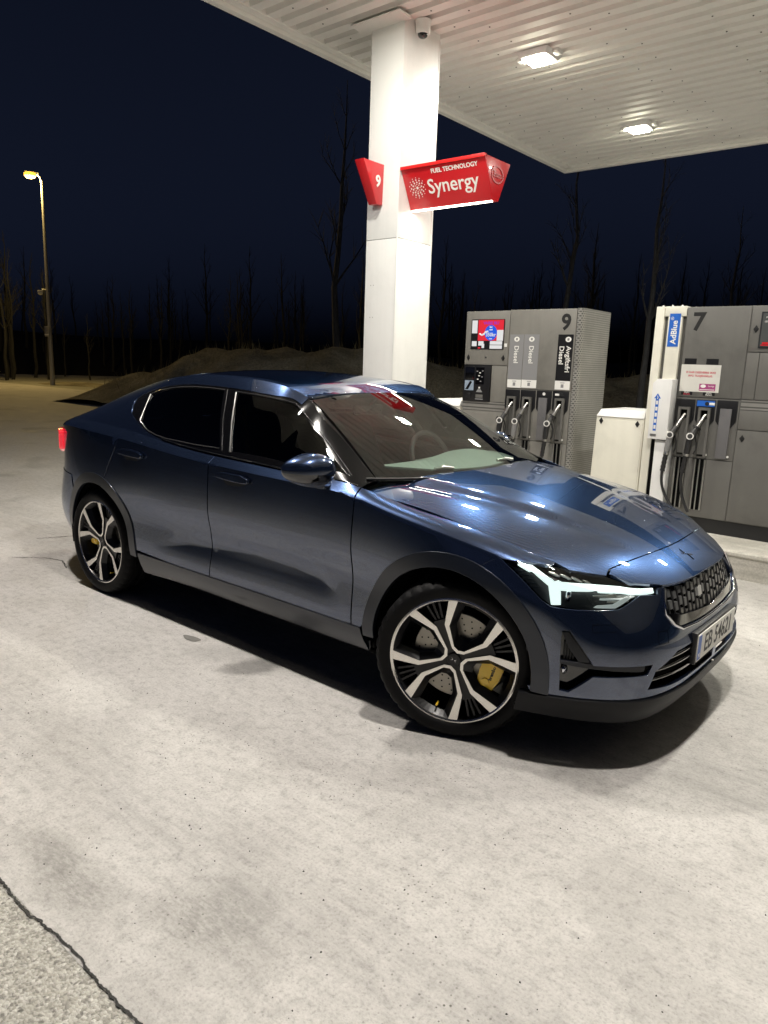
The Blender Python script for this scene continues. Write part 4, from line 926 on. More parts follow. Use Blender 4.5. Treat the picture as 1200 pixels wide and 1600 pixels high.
def f_body(off=0.0):
    def f(a,b):
        u=a; v=b/VS; p=body(u,v)
        if off:
            e=1e-3; du=body(np.clip(u+e,0,UMAX),v)-body(np.clip(u-e,0,UMAX),v); dv=body(u,np.clip(v+e,0,1))-body(u,np.clip(v-e,0,1)); n=np.cross(du,dv); n/=np.linalg.norm(n,axis=1)[:,None]+1e-12
            c=np.array([0,0,.5]); flipm=((p-c)*n).sum(1)<0; n[flipm]*=-1; p=p+n*off
        return p
    return f
def f_green(off=0.0):
    def f(a,b):
        p=green(a,b/.45)
        if off:
            e=1e-3; dx=green(a+e,b/.45)-green(a-e,b/.45); dv=green(a,np.clip(b/.45+e,0,1))-green(a,np.clip(b/.45-e,0,1)); n=np.cross(dx,dv); n/=np.linalg.norm(n,axis=1)[:,None]+1e-12; n[n[:,1]<0]*=-1; p=p+n*off
        return p
    return f
def f_h(fn,off=0.0):
    def f(a,b):
        return np.stack([a,b,fn(a,b)+off],1)
    return f
def f_wind(off=0.0):
    def f(a,b):
        p=wind(a/.65,b/.75)
        if off:
            e=1e-3; ds=wind(a/.65+e,b/.75)-wind(a/.65-e,b/.75); dt=wind(a/.65,b/.75+e)-wind(a/.65,b/.75-e); n=np.cross(ds,dt); n/=np.linalg.norm(n,axis=1)[:,None]; n[n[:,2]<0]*=-1; p=p+n*off
        return p
    return f
def dens(poly,sp):
    out=[]; n=len(poly)
    for i in range(n):
        a=np.array(poly[i]); b=np.array(poly[(i+1)%n]); L=np.linalg.norm(b-a); k=max(1,int(math.ceil(L/sp)))
        for j in range(k): out.append(a+(b-a)*j/k)
    return np.array(out)
def inside(pts,poly):
    x,y=pts[:,0],pts[:,1]; r=np.zeros(len(pts),bool); n=len(poly); j=n-1
    for i in range(n):
        xi,yi=poly[i]; xj,yj=poly[j]
        c=((yi>y)!=(yj>y)); 
        with np.errstate(divide='ignore',invalid='ignore'): xx=(xj-xi)*(y-yi)/(yj-yi+1e-15)+xi
        r^=(c&(x<xx)); j=i
    return r
def segdist(pts,poly):
    d=np.full(len(pts),1e9); n=len(poly)
    for i in range(n):
        a=poly[i]; b=poly[(i+1)%n]; ab=b-a; t=np.clip(((pts-a)@ab)/(ab@ab+1e-15),0,1); d=np.minimum(d,np.linalg.norm(pts-(a+t[:,None]*ab),axis=1))
    return d
def panel(name,f,poly,m,parent,holes=(),sp=.03,side=-1,depth=.014,edge=.0016,lines=(),sym=False,thick=None,outc=(0,0,.55)):
    """a pressed panel cut from sheet f along 2-D outline; edges are turned in. side -1 = right half"""
    if sym: pass
    P=dens(poly,sp*.6); Hs=[dens(h,sp*.6) for h in holes]
    loops=[P]+Hs; allp=np.concatenate(loops)
    lo=P.min(0); hi=P.max(0)
    gx_,gy_=np.meshgrid(np.arange(lo[0]+sp/2,hi[0],sp),np.arange(lo[1]+sp/2,hi[1],sp)); gy_=gy_.copy(); gp=np.stack([gx_.ravel()+(np.round(gy_.ravel()/sp)%2)*sp*.5,gy_.ravel()],1)
    k=inside(gp,P)
    for h in Hs: k&=~inside(gp,h)
    gp=gp[k]
    if len(gp):
        d=np.min([segdist(gp,q) for q in loops],axis=0); gp=gp[d>sp*.42]
    edges=[];s=0
    for q in loops:
        n=len(q); edges+=[(s+i,s+(i+1)%n) for i in range(n)]; s+=n
    lv=[]
    for ln in lines:
        q=np.array(ln); q=np.concatenate([np.linspace(q[i],q[i+1],max(2,int(np.linalg.norm(q[i+1]-q[i])/(sp*.6))),endpoint=False) for i in range(len(q)-1)]+[q[-1:]])
        base=s+len(lv); lv+=list(q); edges+=[(base+i,base+i+1) for i in range(len(q)-1)]
        if len(gp): gp=gp[np.min(np.linalg.norm(gp[:,None]-q[None],axis=2),axis=1)>sp*.35]
    pts=np.concatenate([allp]+([np.array(lv)] if lv else [])+([gp] if len(gp) else []))
    res=delaunay_2d_cdt([Vector((float(x),float(y))) for x,y in pts],edges,[],0,1e-6)
    V2=np.array([(v.x,v.y) for v in res[0]]); T=np.array([t for t in res[2] if len(t)==3])
    cen=V2[T].mean(1); k=inside(cen,P)
    for h in Hs: k&=~inside(cen,h)
    T=T[k]
    used=np.unique(T); mp=-np.ones(len(V2),int); mp[used]=np.arange(len(used)); T=mp[T]; V2=V2[used]
    P3=f(V2[:,0],V2[:,1]); P3=P3*np.array([1,side,1])
    # orientation: outward
    fc=P3[T].mean(1); fnm=np.cross(P3[T[:,1]]-P3[T[:,0]],P3[T[:,2]]-P3[T[:,0]])
    if ((fc-np.array([outc[0],outc[1]*side,outc[2]]))*fnm).sum()<0: T=T[:,::-1]; fnm=-fnm
    # analytic corner normals, evaluated a little inside each triangle so creases stay crisp
    cen=V2[T].mean(1); q=V2[T]; q=q+(cen[:,None]-q)*.12; q=q.reshape(-1,2)
    e=6e-4
    g=lambda a,b:f(a,b)*np.array([1,side,1])
    da=g(q[:,0]+e,q[:,1])-g(q[:,0]-e,q[:,1]); db=g(q[:,0],q[:,1]+e)-g(q[:,0],q[:,1]-e)
    nn=np.cross(da,db); ln_=np.linalg.norm(nn,axis=1); bad=ln_<1e-12; nn/=ln_[:,None]+1e-15
    fl=np.repeat(fnm/(np.linalg.norm(fnm,axis=1)[:,None]+1e-15),3,axis=0)
    sg_=np.sign((nn*fl).sum(1)); nn*=sg_[:,None]; bad|=np.abs((nn*fl).sum(1))<.6; nn[bad]=fl[bad]
    verts=P3.tolist(); faces=T.tolist(); norms=nn.tolist()
    # turned-in edges
    if depth:
        ec={}
        for t in faces:
            for a,b in ((t[0],t[1]),(t[1],t[2]),(t[2],t[0])): ec[(a,b)]=ec.get((a,b),0)+1
        bd=[(a,b) for (a,b) in ec if (b,a) not in ec]
        ev=1.5e-3; av=g(V2[:,0]+ev,V2[:,1])-g(V2[:,0]-ev,V2[:,1]); bv=g(V2[:,0],V2[:,1]+ev)-g(V2[:,0],V2[:,1]-ev); vn=np.cross(av,bv)
        acc=np.zeros_like(P3); np.add.at(acc,T.ravel(),np.repeat(fnm,3,axis=0)); tot=np.sign((vn*acc).sum()); lv_=np.linalg.norm(vn,axis=1); vn=vn*tot; vn[lv_<1e-14]=acc[lv_<1e-14]; vn/=np.linalg.norm(vn,axis=1)[:,None]+1e-15
        out=np.zeros_like(P3)
        bd=[(a,b) for a,b in bd if not (abs(P3[a,1])<2e-3 and abs(P3[b,1])<2e-3)]
        for a,b in bd:
            t=P3[b]-P3[a]; o_=np.cross(t,vn[a]+vn[b]); o_/=np.linalg.norm(o_)+1e-12; out[a]+=o_; out[b]+=o_
        out/=np.linalg.norm(out,axis=1)[:,None]+1e-12
        idx={}
        def ring(i):
            if i not in idx:
                idx[i]=len(verts); verts.append((P3[i]+out[i]*edge-vn[i]*edge).tolist()); verts.append((P3[i]+out[i]*edge-vn[i]*depth).tolist())
            return idx[i]
        for a,b in bd:
            ia,ib=ring(a),ring(b)
            faces.append([b,a,ia,ib]); h1=(vn[a]+out[a]); h1/=np.linalg.norm(h1)+1e-12; h2=(vn[b]+out[b]); h2/=np.linalg.norm(h2)+1e-12
            norms+= [vn[b].tolist(),vn[a].tolist(),out[a].tolist(),out[b].tolist()]
            faces.append([ib,ia,ia+1,ib+1]); norms+=[out[b].tolist(),out[a].tolist(),out[a].tolist(),out[b].tolist()]
    me=bpy.data.meshes.new(name); me.from_pydata(verts,[],faces); me.materials.append(m)
    me.polygons.foreach_set('use_smooth',[True]*len(me.polygons)); me.normals_split_custom_set(norms); me.update()
    return link(name,me,parent)
def both(name,f,poly,m,parent,**kw):
    return [panel(name,f,poly,m,parent,side=s,**kw) for s in (-1,1)]
def A(uv): return [(u,v*VS) for u,v in uv]      # (u,v)->triangulation plane
def top_run(x0,x1,n,v=1.0,front=False):
    """(u,v) along the upper edge between two x (side of the car)"""
    if not hasattr(top_run,'c'):
        uu=np.linspace(0,UMAX*.97,4000); p=body(uu,np.ones_like(uu)); top_run.c=(uu,p[:,0])
    uu,xx=top_run.c; xs=np.linspace(x0,x1,n); return [(float(np.interp(-x,-xx,uu)),v) for x in xs]
def arc(cx,r,a0,a1,n,cz=.352): return [(cx+r*math.cos(t),cz+r*math.sin(t)) for t in np.linspace(R(a0),R(a1),n)]
FX,RX=1.3675,-1.3675
RO,RI=.443,.383
G=.0046
CREASE=[(u,.8*VS) for u in np.linspace(.9,UMAX-.6,60)]
uS=lambda x: float(u_of_x(x))
# scoop crease lines on the doors
sc_x=np.linspace(-.78,.79,40)
sc_top=A(uv_of([(x,float(np.interp(x,[-.80,-.70,-.39,.16,.45,.625,.75,.80],[.40,.436,.50,.548,.54,.522,.48,.42]))) for x in sc_x[::2]])); sc_low=A(uv_of([(x,.405) for x in sc_x[::2]]))
def clip_line(line,x0,x1): return [q for q in line if uS(x1)<=q[0]<=uS(x0)]
SILL=.362
# ---- outlines
gapA=[(.849,.93),(.847,.80),(.845,.65),(.846,.50),(.851,SILL)]
gapB=[(-.202,.95),(-.199,.80),(-.196,.62),(-.197,.47),(-.203,SILL)]
def off(pts,dx): return [(x+dx,z) for x,z in pts]
fd=top_run(.838-G,-.203+G,24)+uv_of(off(gapB,G))+uv_of([(.2,SILL)])+uv_of(off(gapA,-G))[::-1]
FD=both('front_door',f_body(),A(fd),M_paint,car,lines=[clip_line(CREASE,-.19,.83),clip_line(sc_top,-.18,.79),clip_line(sc_low,-.18,.79)])
gapC=[(-1.110,.985),(-1.150,.92),(-1.204,.835)]
rd=top_run(-.203-G,-1.095,22)+uv_of(gapC)+uv_of(arc(RX,RO+.004,72,3,18))+uv_of([(-.55,SILL)])+uv_of(off(gapB,-G))[::-1]
RD=both('rear_door',f_body(),A(rd),M_paint,car,lines=[clip_line(CREASE,-1.08,-.21),clip_line(sc_top,-.78,-.21),clip_line(sc_low,-.78,-.21)])
HLT=[(1.580,.874,.811),(1.624,.854,.808),(1.70,.80,.800),(1.747,.764,.793)]
fe=top_run(.838+G,1.742,26)+uv_of(HLT[::-1])+uv_of(arc(FX,RO+.002,70.8,176,26))+uv_of([(.905,SILL)])+uv_of(off(gapA,G))[::-1]
both('front_fender',f_body(),A(fe),M_paint,car,lines=[])
# quarter panel: lower flank + pillar sheet
qp=top_run(-1.098-G,-2.20,26)+uv_of([(-2.235,.60,1.03),(-2.26,.58,.96)])+uv_of([(-2.19,.655,.86),(-2.10,.72,.742)])+uv_of([(-1.9,.742),(-1.72,.742)])+uv_of(arc(RX,RO+.002,141,73,18))+uv_of([(x-2*G,z) for x,z in gapC])[::-1]
QP=both('quarter_panel',f_body(),A(qp),M_paint,car,lines=[clip_line(CREASE,-2.2,-1.1)])
# rear bumper (half sheets meet at the centre)
rb=uv_of([(-1.725,.736),(-1.9,.736),(-2.10,.72,.736),(-2.2,.65,.736)])+[(UMAX,uv_of([(-2.39,.1,.736)])[0][1]),(UMAX,.02)]+uv_of([(-2.2,.68,.30),(-1.95,.80,.30),(-1.78,.86,.33)])+uv_of(arc(RX,RO+.002,182,139,14))
both('rear_bumper',f_body(.004),A(rb),M_paint,car)
tg=[(UMAX,uv_of([(-2.39,.1,.742)])[0][1])]+uv_of([(-2.37,.30,.742),(-2.30,.52,.742),(-2.10,.718,.742),(-2.19,.655,.86),(-2.26,.58,.96),(-2.235,.60,1.03)])+[(uS(-2.24),1),(UMAX-.3,1),(UMAX,1)]
both('tailgate',f_body(),A(tg),M_paint,car)
# ---- front bumper
HLlow=[(1.580,.874,.811),(1.675,.860,.743),(1.754,.839,.673),(1.786,.825,.652),(1.881,.749,.642),(1.974,.640,.639),(2.010,.533,.680),(2.050,.447,.674),(2.044,.437,.698)]
GRL=[(2.056,.400,.694),(2.070,.426,.648),(2.086,.440,.602),(2.104,.405,.560),(2.122,.351,.535),(2.138,.20,.527)]
LIPZ=.306
vc=lambda z: uv_of([(2.17,0,z)])[0][1]
fb=uv_of(HLlow)+uv_of([(2.050,.425,.699)])+uv_of(GRL)+[(0,vc(.525)),(0,vc(LIPZ))]+uv_of([(2.161,.216,LIPZ),(2.131,.429,LIPZ),(2.073,.581,LIPZ),(1.955,.727,LIPZ),(1.868,.793,LIPZ),(1.748,.853,LIPZ),(1.735,.862,.33)])+uv_of(arc(FX,RO+.002,-4,70.3,22))
FOG=[(1.833,.809,.568),(1.857,.793,.570),(1.939,.743,.440),(2.083,.562,.436),(2.075,.585,.398),(1.941,.744,.394),(1.872,.794,.326),(1.843,.813,.331),(1.838,.814,.427),(1.833,.812,.528)]
LOW=[(2.150,.300,.462),(2.131,.418,.459),(2.092,.552,.408),(2.078,.578,.339),(2.126,.456,.330),(2.164,.235,.330),(2.171,.02,.330),(2.165,.02,.462)]
FB=both('front_bumper',f_body(),A(fb),M_paint,car,holes=[A(uv_of(FOG)),A(uv_of(LOW))],sp=.026)
both('fog_lamp_recess',f_body(-.045),A(uv_of(FOG)),M_gblack,car,depth=0); both('lower_intake',f_body(-.05),A(uv_of(LOW)),M_dark,car,depth=0)
# splitter lip
lp=uv_of([(2.161,.216,LIPZ-.004),(2.131,.429,LIPZ-.004),(2.073,.581,LIPZ-.004),(1.955,.727,LIPZ-.004),(1.868,.793,LIPZ-.004),(1.748,.853,LIPZ-.004),(1.732,.862,.300)])
lp=[(0,vc(LIPZ-.004))]+lp+[(lp[-1][0]+.03,.12),(lp[-1][0]+.05,.0)]+[(u,0.0) for u in np.linspace(lp[-1][0],0,14)]
both('splitter',f_body(.010),A(lp),M_lip,car,depth=.03)
# sill trim
si=uv_of([(.905,SILL-.005),(.5,SILL-.005),(0,SILL-.005),(-.5,SILL-.005),(-.905,SILL-.005)])+uv_of([(-.905,.29)])+[(uS(-.90),0.0)]+[(uS(x),0.0) for x in np.linspace(-.8,.85,12)]+[(uS(.93),0.0)]+uv_of([(.915,.30)])
both('sill_trim',f_body(.004),A(si),M_arch,car,depth=.05)
# wheel arch cladding
def arch(cx,a0,a1):
    return uv_of(arc(cx,RO,a0,a1,36)+arc(cx,RI,a1,a0,34))
both('arch_trim',f_body(.007),A(arch(FX,-6,183)),M_arch,car,depth=.022,edge=.003,sp=.022)
both('arch_trim',f_body(.007),A(arch(RX,-3,176)),M_arch,car,depth=.022,edge=.003,sp=.022)
# ---- bonnet and nose
te=[(float(p[0]),float(p[1])) for p in body(np.array([q[0] for q in top_run(.845,1.742,30)]),np.ones(30))[:,:2]]
hl=[(1.80,.712),(1.86,.650),(1.900,.602)]
def front_edge(y): return 1.888+.052*(1-(y/.56)**2)
rear_edge=lambda y: .862+.072*(1-(y/.76)**2)
half=[(x,y-.004) for x,y in te]+hl+[(1.890,.562)]+[(front_edge(y),y) for y in np.linspace(.54,0,12)]
hp_=half+[(x,-y) for x,y in half[::-1][1:]]+[(rear_edge(y),y) for y in np.linspace(-.80,.80,24)]
cl=[[(x,sg*(np.interp(x,[.8,1.90],[.56,.235]))) for x in np.linspace(.92,1.80,30)] for sg in (1,-1)]
panel('bonnet',f_h(hood),hp_,M_paint,car,side=-1,sp=.028,lines=[l_ for l_ in cl])
k6f=body(np.linspace(0,uS(1.96),24),np.ones(24))[:,:2]
nh=[(front_edge(y)+.006,y) for y in np.linspace(0,.55,10)]+[(1.905,.580),(1.977,.536),(2.036,.436)]+[(float(x),float(y)) for x,y in k6f[::-1] if y<.42]
npoly=nh+[(x,-y) for x,y in nh[::-1][1:-1]]
panel('nose_panel',f_h(hood),npoly,M_paint,car,side=-1,sp=.026)
# nose emblem: two thin boomerangs
def boom(cx,cy,rot):
    pts=[(0,.0),(.030,.052),(.020,.0),(.030,-.006)]
    b=MB(); P=[]
    for a,c_ in [(-.002,0),(.034,.003),(.003,.006),(.001,.036)]:
        x=cx+a*math.cos(rot)-c_*math.sin(rot); y=cy+a*math.sin(rot)+c_*math.cos(rot); P.append((x,y))
    z=lambda x,y: float(hood(np.array(x),np.array(y)))
    b.add([(x,y,z(x,y)+.003) for x,y in P]+[(x,y,z(x,y)-.002) for x,y in P],[(0,1,2,3),(0,4,5,1),(1,5,6,2),(2,6,7,3),(3,7,4,0)]); b.build('emblem',M_gblack,car)
boom(2.012,.006,R(-20)); boom(2.008,-.006,R(160))
# ---- side glass and pillars
GV_=.45
def gxz(P):
    out=[]
    vv=np.linspace(0,1,400)
    for x,z in P:
        zz=green(np.full(400,x),vv)[:,2]; out.append((x,float(np.interp(z,zz,vv))*GV_))
    return out
dlo_top=[(.183,1.312),(.131,1.338),(.03,1.350),(-.074,1.358),(-.306,1.375),(-.48,1.380),(-.65,1.381),(-.78,1.374),(-.89,1.362),(-1.0,1.344),(-1.094,1.320),(-1.16,1.291),(-1.186,1.270)]
dlo_rear=[(-1.180,1.245),(-1.129,1.185),(-1.05,1.150),(-.945,1.112),(-.88,1.092),(-.814,1.076),(-.75,1.066)]
bdy=[(x,0.0) for x in np.linspace(-.70,-2.20,26)]+[(x,GV_) for x in np.linspace(-2.20,.185,50)]+gxz(dlo_top)+gxz(dlo_rear)
both('cant_rail',f_green(),bdy,M_paint,car,depth=.012)
rg=[(-.985,1.147),(-1.045,1.300),(-1.01,1.318),(-.94,1.333),(-.86,1.346),(-.75,1.357),(-.633,1.363),(-.50,1.363),(-.363,1.358),(-.190,1.066),(-.40,1.066),(-.691,1.076),(-.78,1.086),(-.88,1.105)]
fg=[(-.248,1.352),(-.05,1.341),(.10,1.324),(.150,1.312),(.45,1.170),(.74,1.026),(.40,1.036),(-.093,1.055)]
frame=[(x,0.0) for x in np.linspace(-.70,.834,30)]+[(x,GV_) for x in np.linspace(.84,.19,24)]+gxz(dlo_top)+gxz(dlo_rear)
both('window_frame',f_green(-.004),frame,M_pillar,car,holes=[gxz(rg),gxz(fg)],depth=.02)
both('rear_side_window',f_green(-.007),gxz(rg),M_privacy,car,depth=.0); both('front_side_window',f_green(-.007),gxz(fg),M_tint,car,depth=.0)
# bright trims round the glass
def trim_line(name,P,r,m,f=f_green(.0),conv=gxz):
    ab=np.array(conv(P)); pts=f(ab[:,0],ab[:,1])
    for s in (-1,1): MB().tube([(p[0],p[1]*s,p[2]) for p in pts],r,6).build(name,m,car,smooth=60)
trim_line('window_trim',[(-.355,1.362),(-.50,1.367),(-.633,1.367),(-.75,1.361),(-.86,1.350),(-.94,1.337),(-1.01,1.322),(-1.047,1.303),(-.988,1.147),(-.88,1.101),(-.78,1.082),(-.691,1.072),(-.40,1.062),(-.19,1.062)],.0018,M_wtrim)
trim_line('window_trim',[(-.254,1.352),(-.17,1.205),(-.098,1.052)],.0045,M_steel); trim_line('window_trim',[(-.25,1.357),(-.05,1.346),(.10,1.329),(.155,1.316),(.45,1.175),(.74,1.031)],.0016,M_wtrim)
trim_line('quarter_bar',[(-.992,1.150),(-1.050,1.302)],.0045,M_steel)
trim_line('window_trim',[(-.335,1.362),(-.24,1.20),(-.165,1.052)],.0016,M_wtrim)
belt_x=np.linspace(-.72,.82,24)
for s in (-1,1): MB().tube([(x,y*s,z+.001) for x,y,z in [green(np.array(x),np.array(.03)) for x in belt_x]],.0045,6).build('belt_trim',M_gblack,car,smooth=60)
# ---- roof
def ry(x): return float(_ry(np.array([min(x,.17)]))[0])
rp=[(x,ry(x)-.002) for x in np.linspace(-.98,.18,30)]+[(.198,.540)]+[(.207-.008*(y/.54)**2,y) for y in np.linspace(.5,-.5,20)]+[(.198,-.540)]+[(x,-(ry(x)-.002)) for x in np.linspace(.18,-.98,30)]
gl=[(x,ry(x)-.045) for x in np.linspace(-.93,.02,24)]+[(.050,.50),(.066,.3),(.07,0),(.066,-.3),(.050,-.50)]+[(x,-(ry(x)-.045)) for x in np.linspace(.02,-.93,24)]
panel('roof_panel',f_h(roof),rp,M_paint,car,holes=[gl],side=-1,sp=.03); 
M_roofdrop=mat('wet roof glass',fn=lambda t,n,l,b:(f_paint(t,n,l,b),l.new(ramp(t,noise(t,mapping(t),3,2),[(0,(.002,.002,.003)),(1,(.003,.003,.004))]),b.inputs['Base Color']),setattr(b.inputs['Coat IOR'],'default_value',1.28)))
panel('roof_glass',f_h(roof,-.003),[(x,y*.998) for x,y in gl],M_roofdrop,car,side=-1,sp=.04)
hatch=[(x,ry(x)-.004) for x in np.linspace(-2.30,-.99,36)]+[(x,-(ry(x)-.004)) for x in np.linspace(-.99,-2.30,36)]
rw=[(x,ry(x)-.07) for x in np.linspace(-1.85,-1.03,20)]+[(x,-(ry(x)-.07)) for x in np.linspace(-1.03,-1.85,20)]
panel('tailgate',f_h(roof),hatch,M_paint,car,holes=[rw],side=-1,sp=.035); panel('rear_window',f_h(roof,-.003),rw,M_roofgl,car,side=-1,sp=.04)
MB().lathe([(.045,0),(.040,.012),(.020,.020),(0,.022)],lambda a,b_,w:(-.99+a*1.4,b_*.6,float(roof(np.array(-.99),np.array(0.)))+w-.003),16).build('roof_antenna',M_gblack,car,smooth=60)
# ---- windscreen
ws=[(a*.65,b_*.75) for a,b_ in [(-1,.0),(-.6,.0),(0,0),(.6,0),(1,0),(1,.5),(1,1),(.5,1),(0,1),(-.5,1),(-1,1),(-1,.5)]]
panel('windscreen',f_wind(),ws,M_glass,car,side=-1,sp=.05,depth=0)
wi=[(a*.65,b_*.75) for a,b_ in [(-.93,.07),(-.5,.055),(0,.05),(.5,.055),(.93,.07),(.915,.45),(.91,.74),(.87,.83),(.5,.885),(0,.90),(-.5,.885),(-.87,.83),(-.91,.74),(-.915,.45)]]
panel('screen_border',f_wind(-.005),ws,M_gblack,car,holes=[wi],side=-1,sp=.04,depth=0)
for yy in (-.30,.28):
    x0=rear_edge(yy)+.012; MB().tube([(x0-.06,yy-.05,1.03),(x0-.04,yy,1.035),(x0-.02,yy+.05,1.03)],[.010,.014,.010],8).build('wiper_pivot',M_steel,car,smooth=60)
    ln=np.linspace(-.10,.50,14)
    MB().tube([tuple(wind(np.array((yy-q)/.74),np.array(.975-.02*q))*[1,1,1]+np.array([.012,0,.004])) for q in ln],.006,6).build('wiper_blade',M_black,car,smooth=60)
cw=MB(); cw.grid([[ (rear_edge(y)+.14,y,.945) for y in np.linspace(-.8,.8,16)],[(rear_edge(y)+.0,y,.945) for y in np.linspace(-.8,.8,16)]]); cw.build('cowl',M_black,car)
# ---- inner shell so nothing shows through the shut lines
b=MB(); uu=np.linspace(0,UMAX,160); vv=np.linspace(0,.97,26); UU,VV=np.meshgrid(uu,vv,indexing='ij'); P=body(UU,VV,raw=True)
X_,Y_,nx_,ny_=plan(uu); P[...,0]-=nx_[:,None]*.055; P[...,1]-=ny_[:,None]*.055
for s in (-1,1):
    base=len(b.v); b.v+=[(p[0],p[1]*s,p[2]-.012) for row in P for p in row]; m_=len(vv)
    for i in range(len(uu)-1):
        for j in range(m_-1):
            c_=(P[i,j]+P[i+1,j+1])/2
            if min(math.hypot(c_[0]-FX,c_[2]-.352),math.hypot(c_[0]-RX,c_[2]-.352))<.40 and c_[1]>.55: continue
            b.f.append((base+i*m_+j,base+(i+1)*m_+j,base+(i+1)*m_+j+1,base+i*m_+j+1)); b.m.append(0)
b.box(-2.2,1.90,-.58,.58,.195,.21); b.box(-.95,.95,-.82,.82,.21,.225); b.box(.95,1.75,-.50,.50,.70,.72)
b.build('inner_shell',M_dark,car,recalc=False)
for cx in (FX,RX):
    for s in (-1,1):
        b=MB(); n=30; pr=[]
        for k in range(n+1):
            t=R(-12)+k*R(204)/n; pr.append((cx+.40*math.cos(t),.352+.40*math.sin(t)))
        b.grid([[(x,s*.60,z) for x,z in pr],[(x,s*(.885 if cx<0 else min(.885,.885-.25*max(0,x-1.5))),z) for x,z in pr]])
        b.add([(x,s*.60,z) for x,z in pr],[tuple(range(n+1))]); b.build('wheel_well',M_dark,car,recalc=False)
# ---- mirrors
def mirror(s):
    root=empty('wing_mirror',(.66,s*1.0,1.05)); root.parent=car
    def P(a,c_): # superellipsoid
        n1=.8
        f=lambda w,n_: math.copysign(abs(w)**n_,w)
        x=f(math.cos(a),.85)*f(math.cos(c_),.9); y=f(math.cos(a),.85)*f(math.sin(c_),.75); z=f(math.sin(a),.85)
        y*=.118*(1-.10*x); z*=.076*(1-.28*max(0,y/.118)*(1)); xx=x*.085 if x>0 else x*.050
        return (xx,y,z)
    rows=[[P(a,c_) for c_ in np.linspace(-math.pi,math.pi,41)] for a in np.linspace(-math.pi/2,math.pi/2,25)]
    def pl(p): y=p[1]; return (p[0]+.02-.10*(y/.135)*.35, s*(y+.03), p[2]+.012+.12*y*.2)
    up=[[pl(p) for p in r_] for r_ in rows[11:]]; lo_=[[pl(p) for p in r_] for r_ in rows[:12]]
    MB().grid(up).build('mirror_cap',M_paint,root,smooth=70); MB().grid(lo_).build('mirror_base',M_gblack,root,smooth=70)
    MB().tube([(.01,s*-.03,-.045),(-.0,s*-.07,-.062),(-.01,s*-.14,-.075)],[.030,.026,.022],12).build('mirror_foot',M_gblack,root,smooth=60)
    return root
mirror(-1); lm=mirror(1); lm.location=(.42,.915,1.035); lm.rotation_euler=(0,0,R(62))
# ---- door handles
def handle(x,z,s,par):
    L=.124
    bowl=uv_of([(x+L,z+.012),(x+.06,z+.026),(x-L*.85,z+.026),(x-L,z),(x-.05,z-.040),(x+.06,z-.036),(x+L,z-.012)])
    panel('handle_bowl',f_body(.0012),A(bowl),mat('handle bowl',(.002,.003,.007),.4,coat=.5),par,side=s,depth=0,sp=.02)
    grip=uv_of([(x+L,z+.008),(x+L*.55,z+.021),(x-L*.60,z+.021),(x-L,z+.010),(x-L,z-.004),(x-L*.45,z-.010),(x+L*.65,z-.014),(x+L,z-.010)])
    panel('door_handle',f_body(.022),A(grip),M_paint,par,side=s,depth=.016,edge=.003,sp=.015)
for i,s in enumerate((-1,1)):
    handle(.015,.930,s,FD[i]); handle(-.935,.958,s,RD[i])
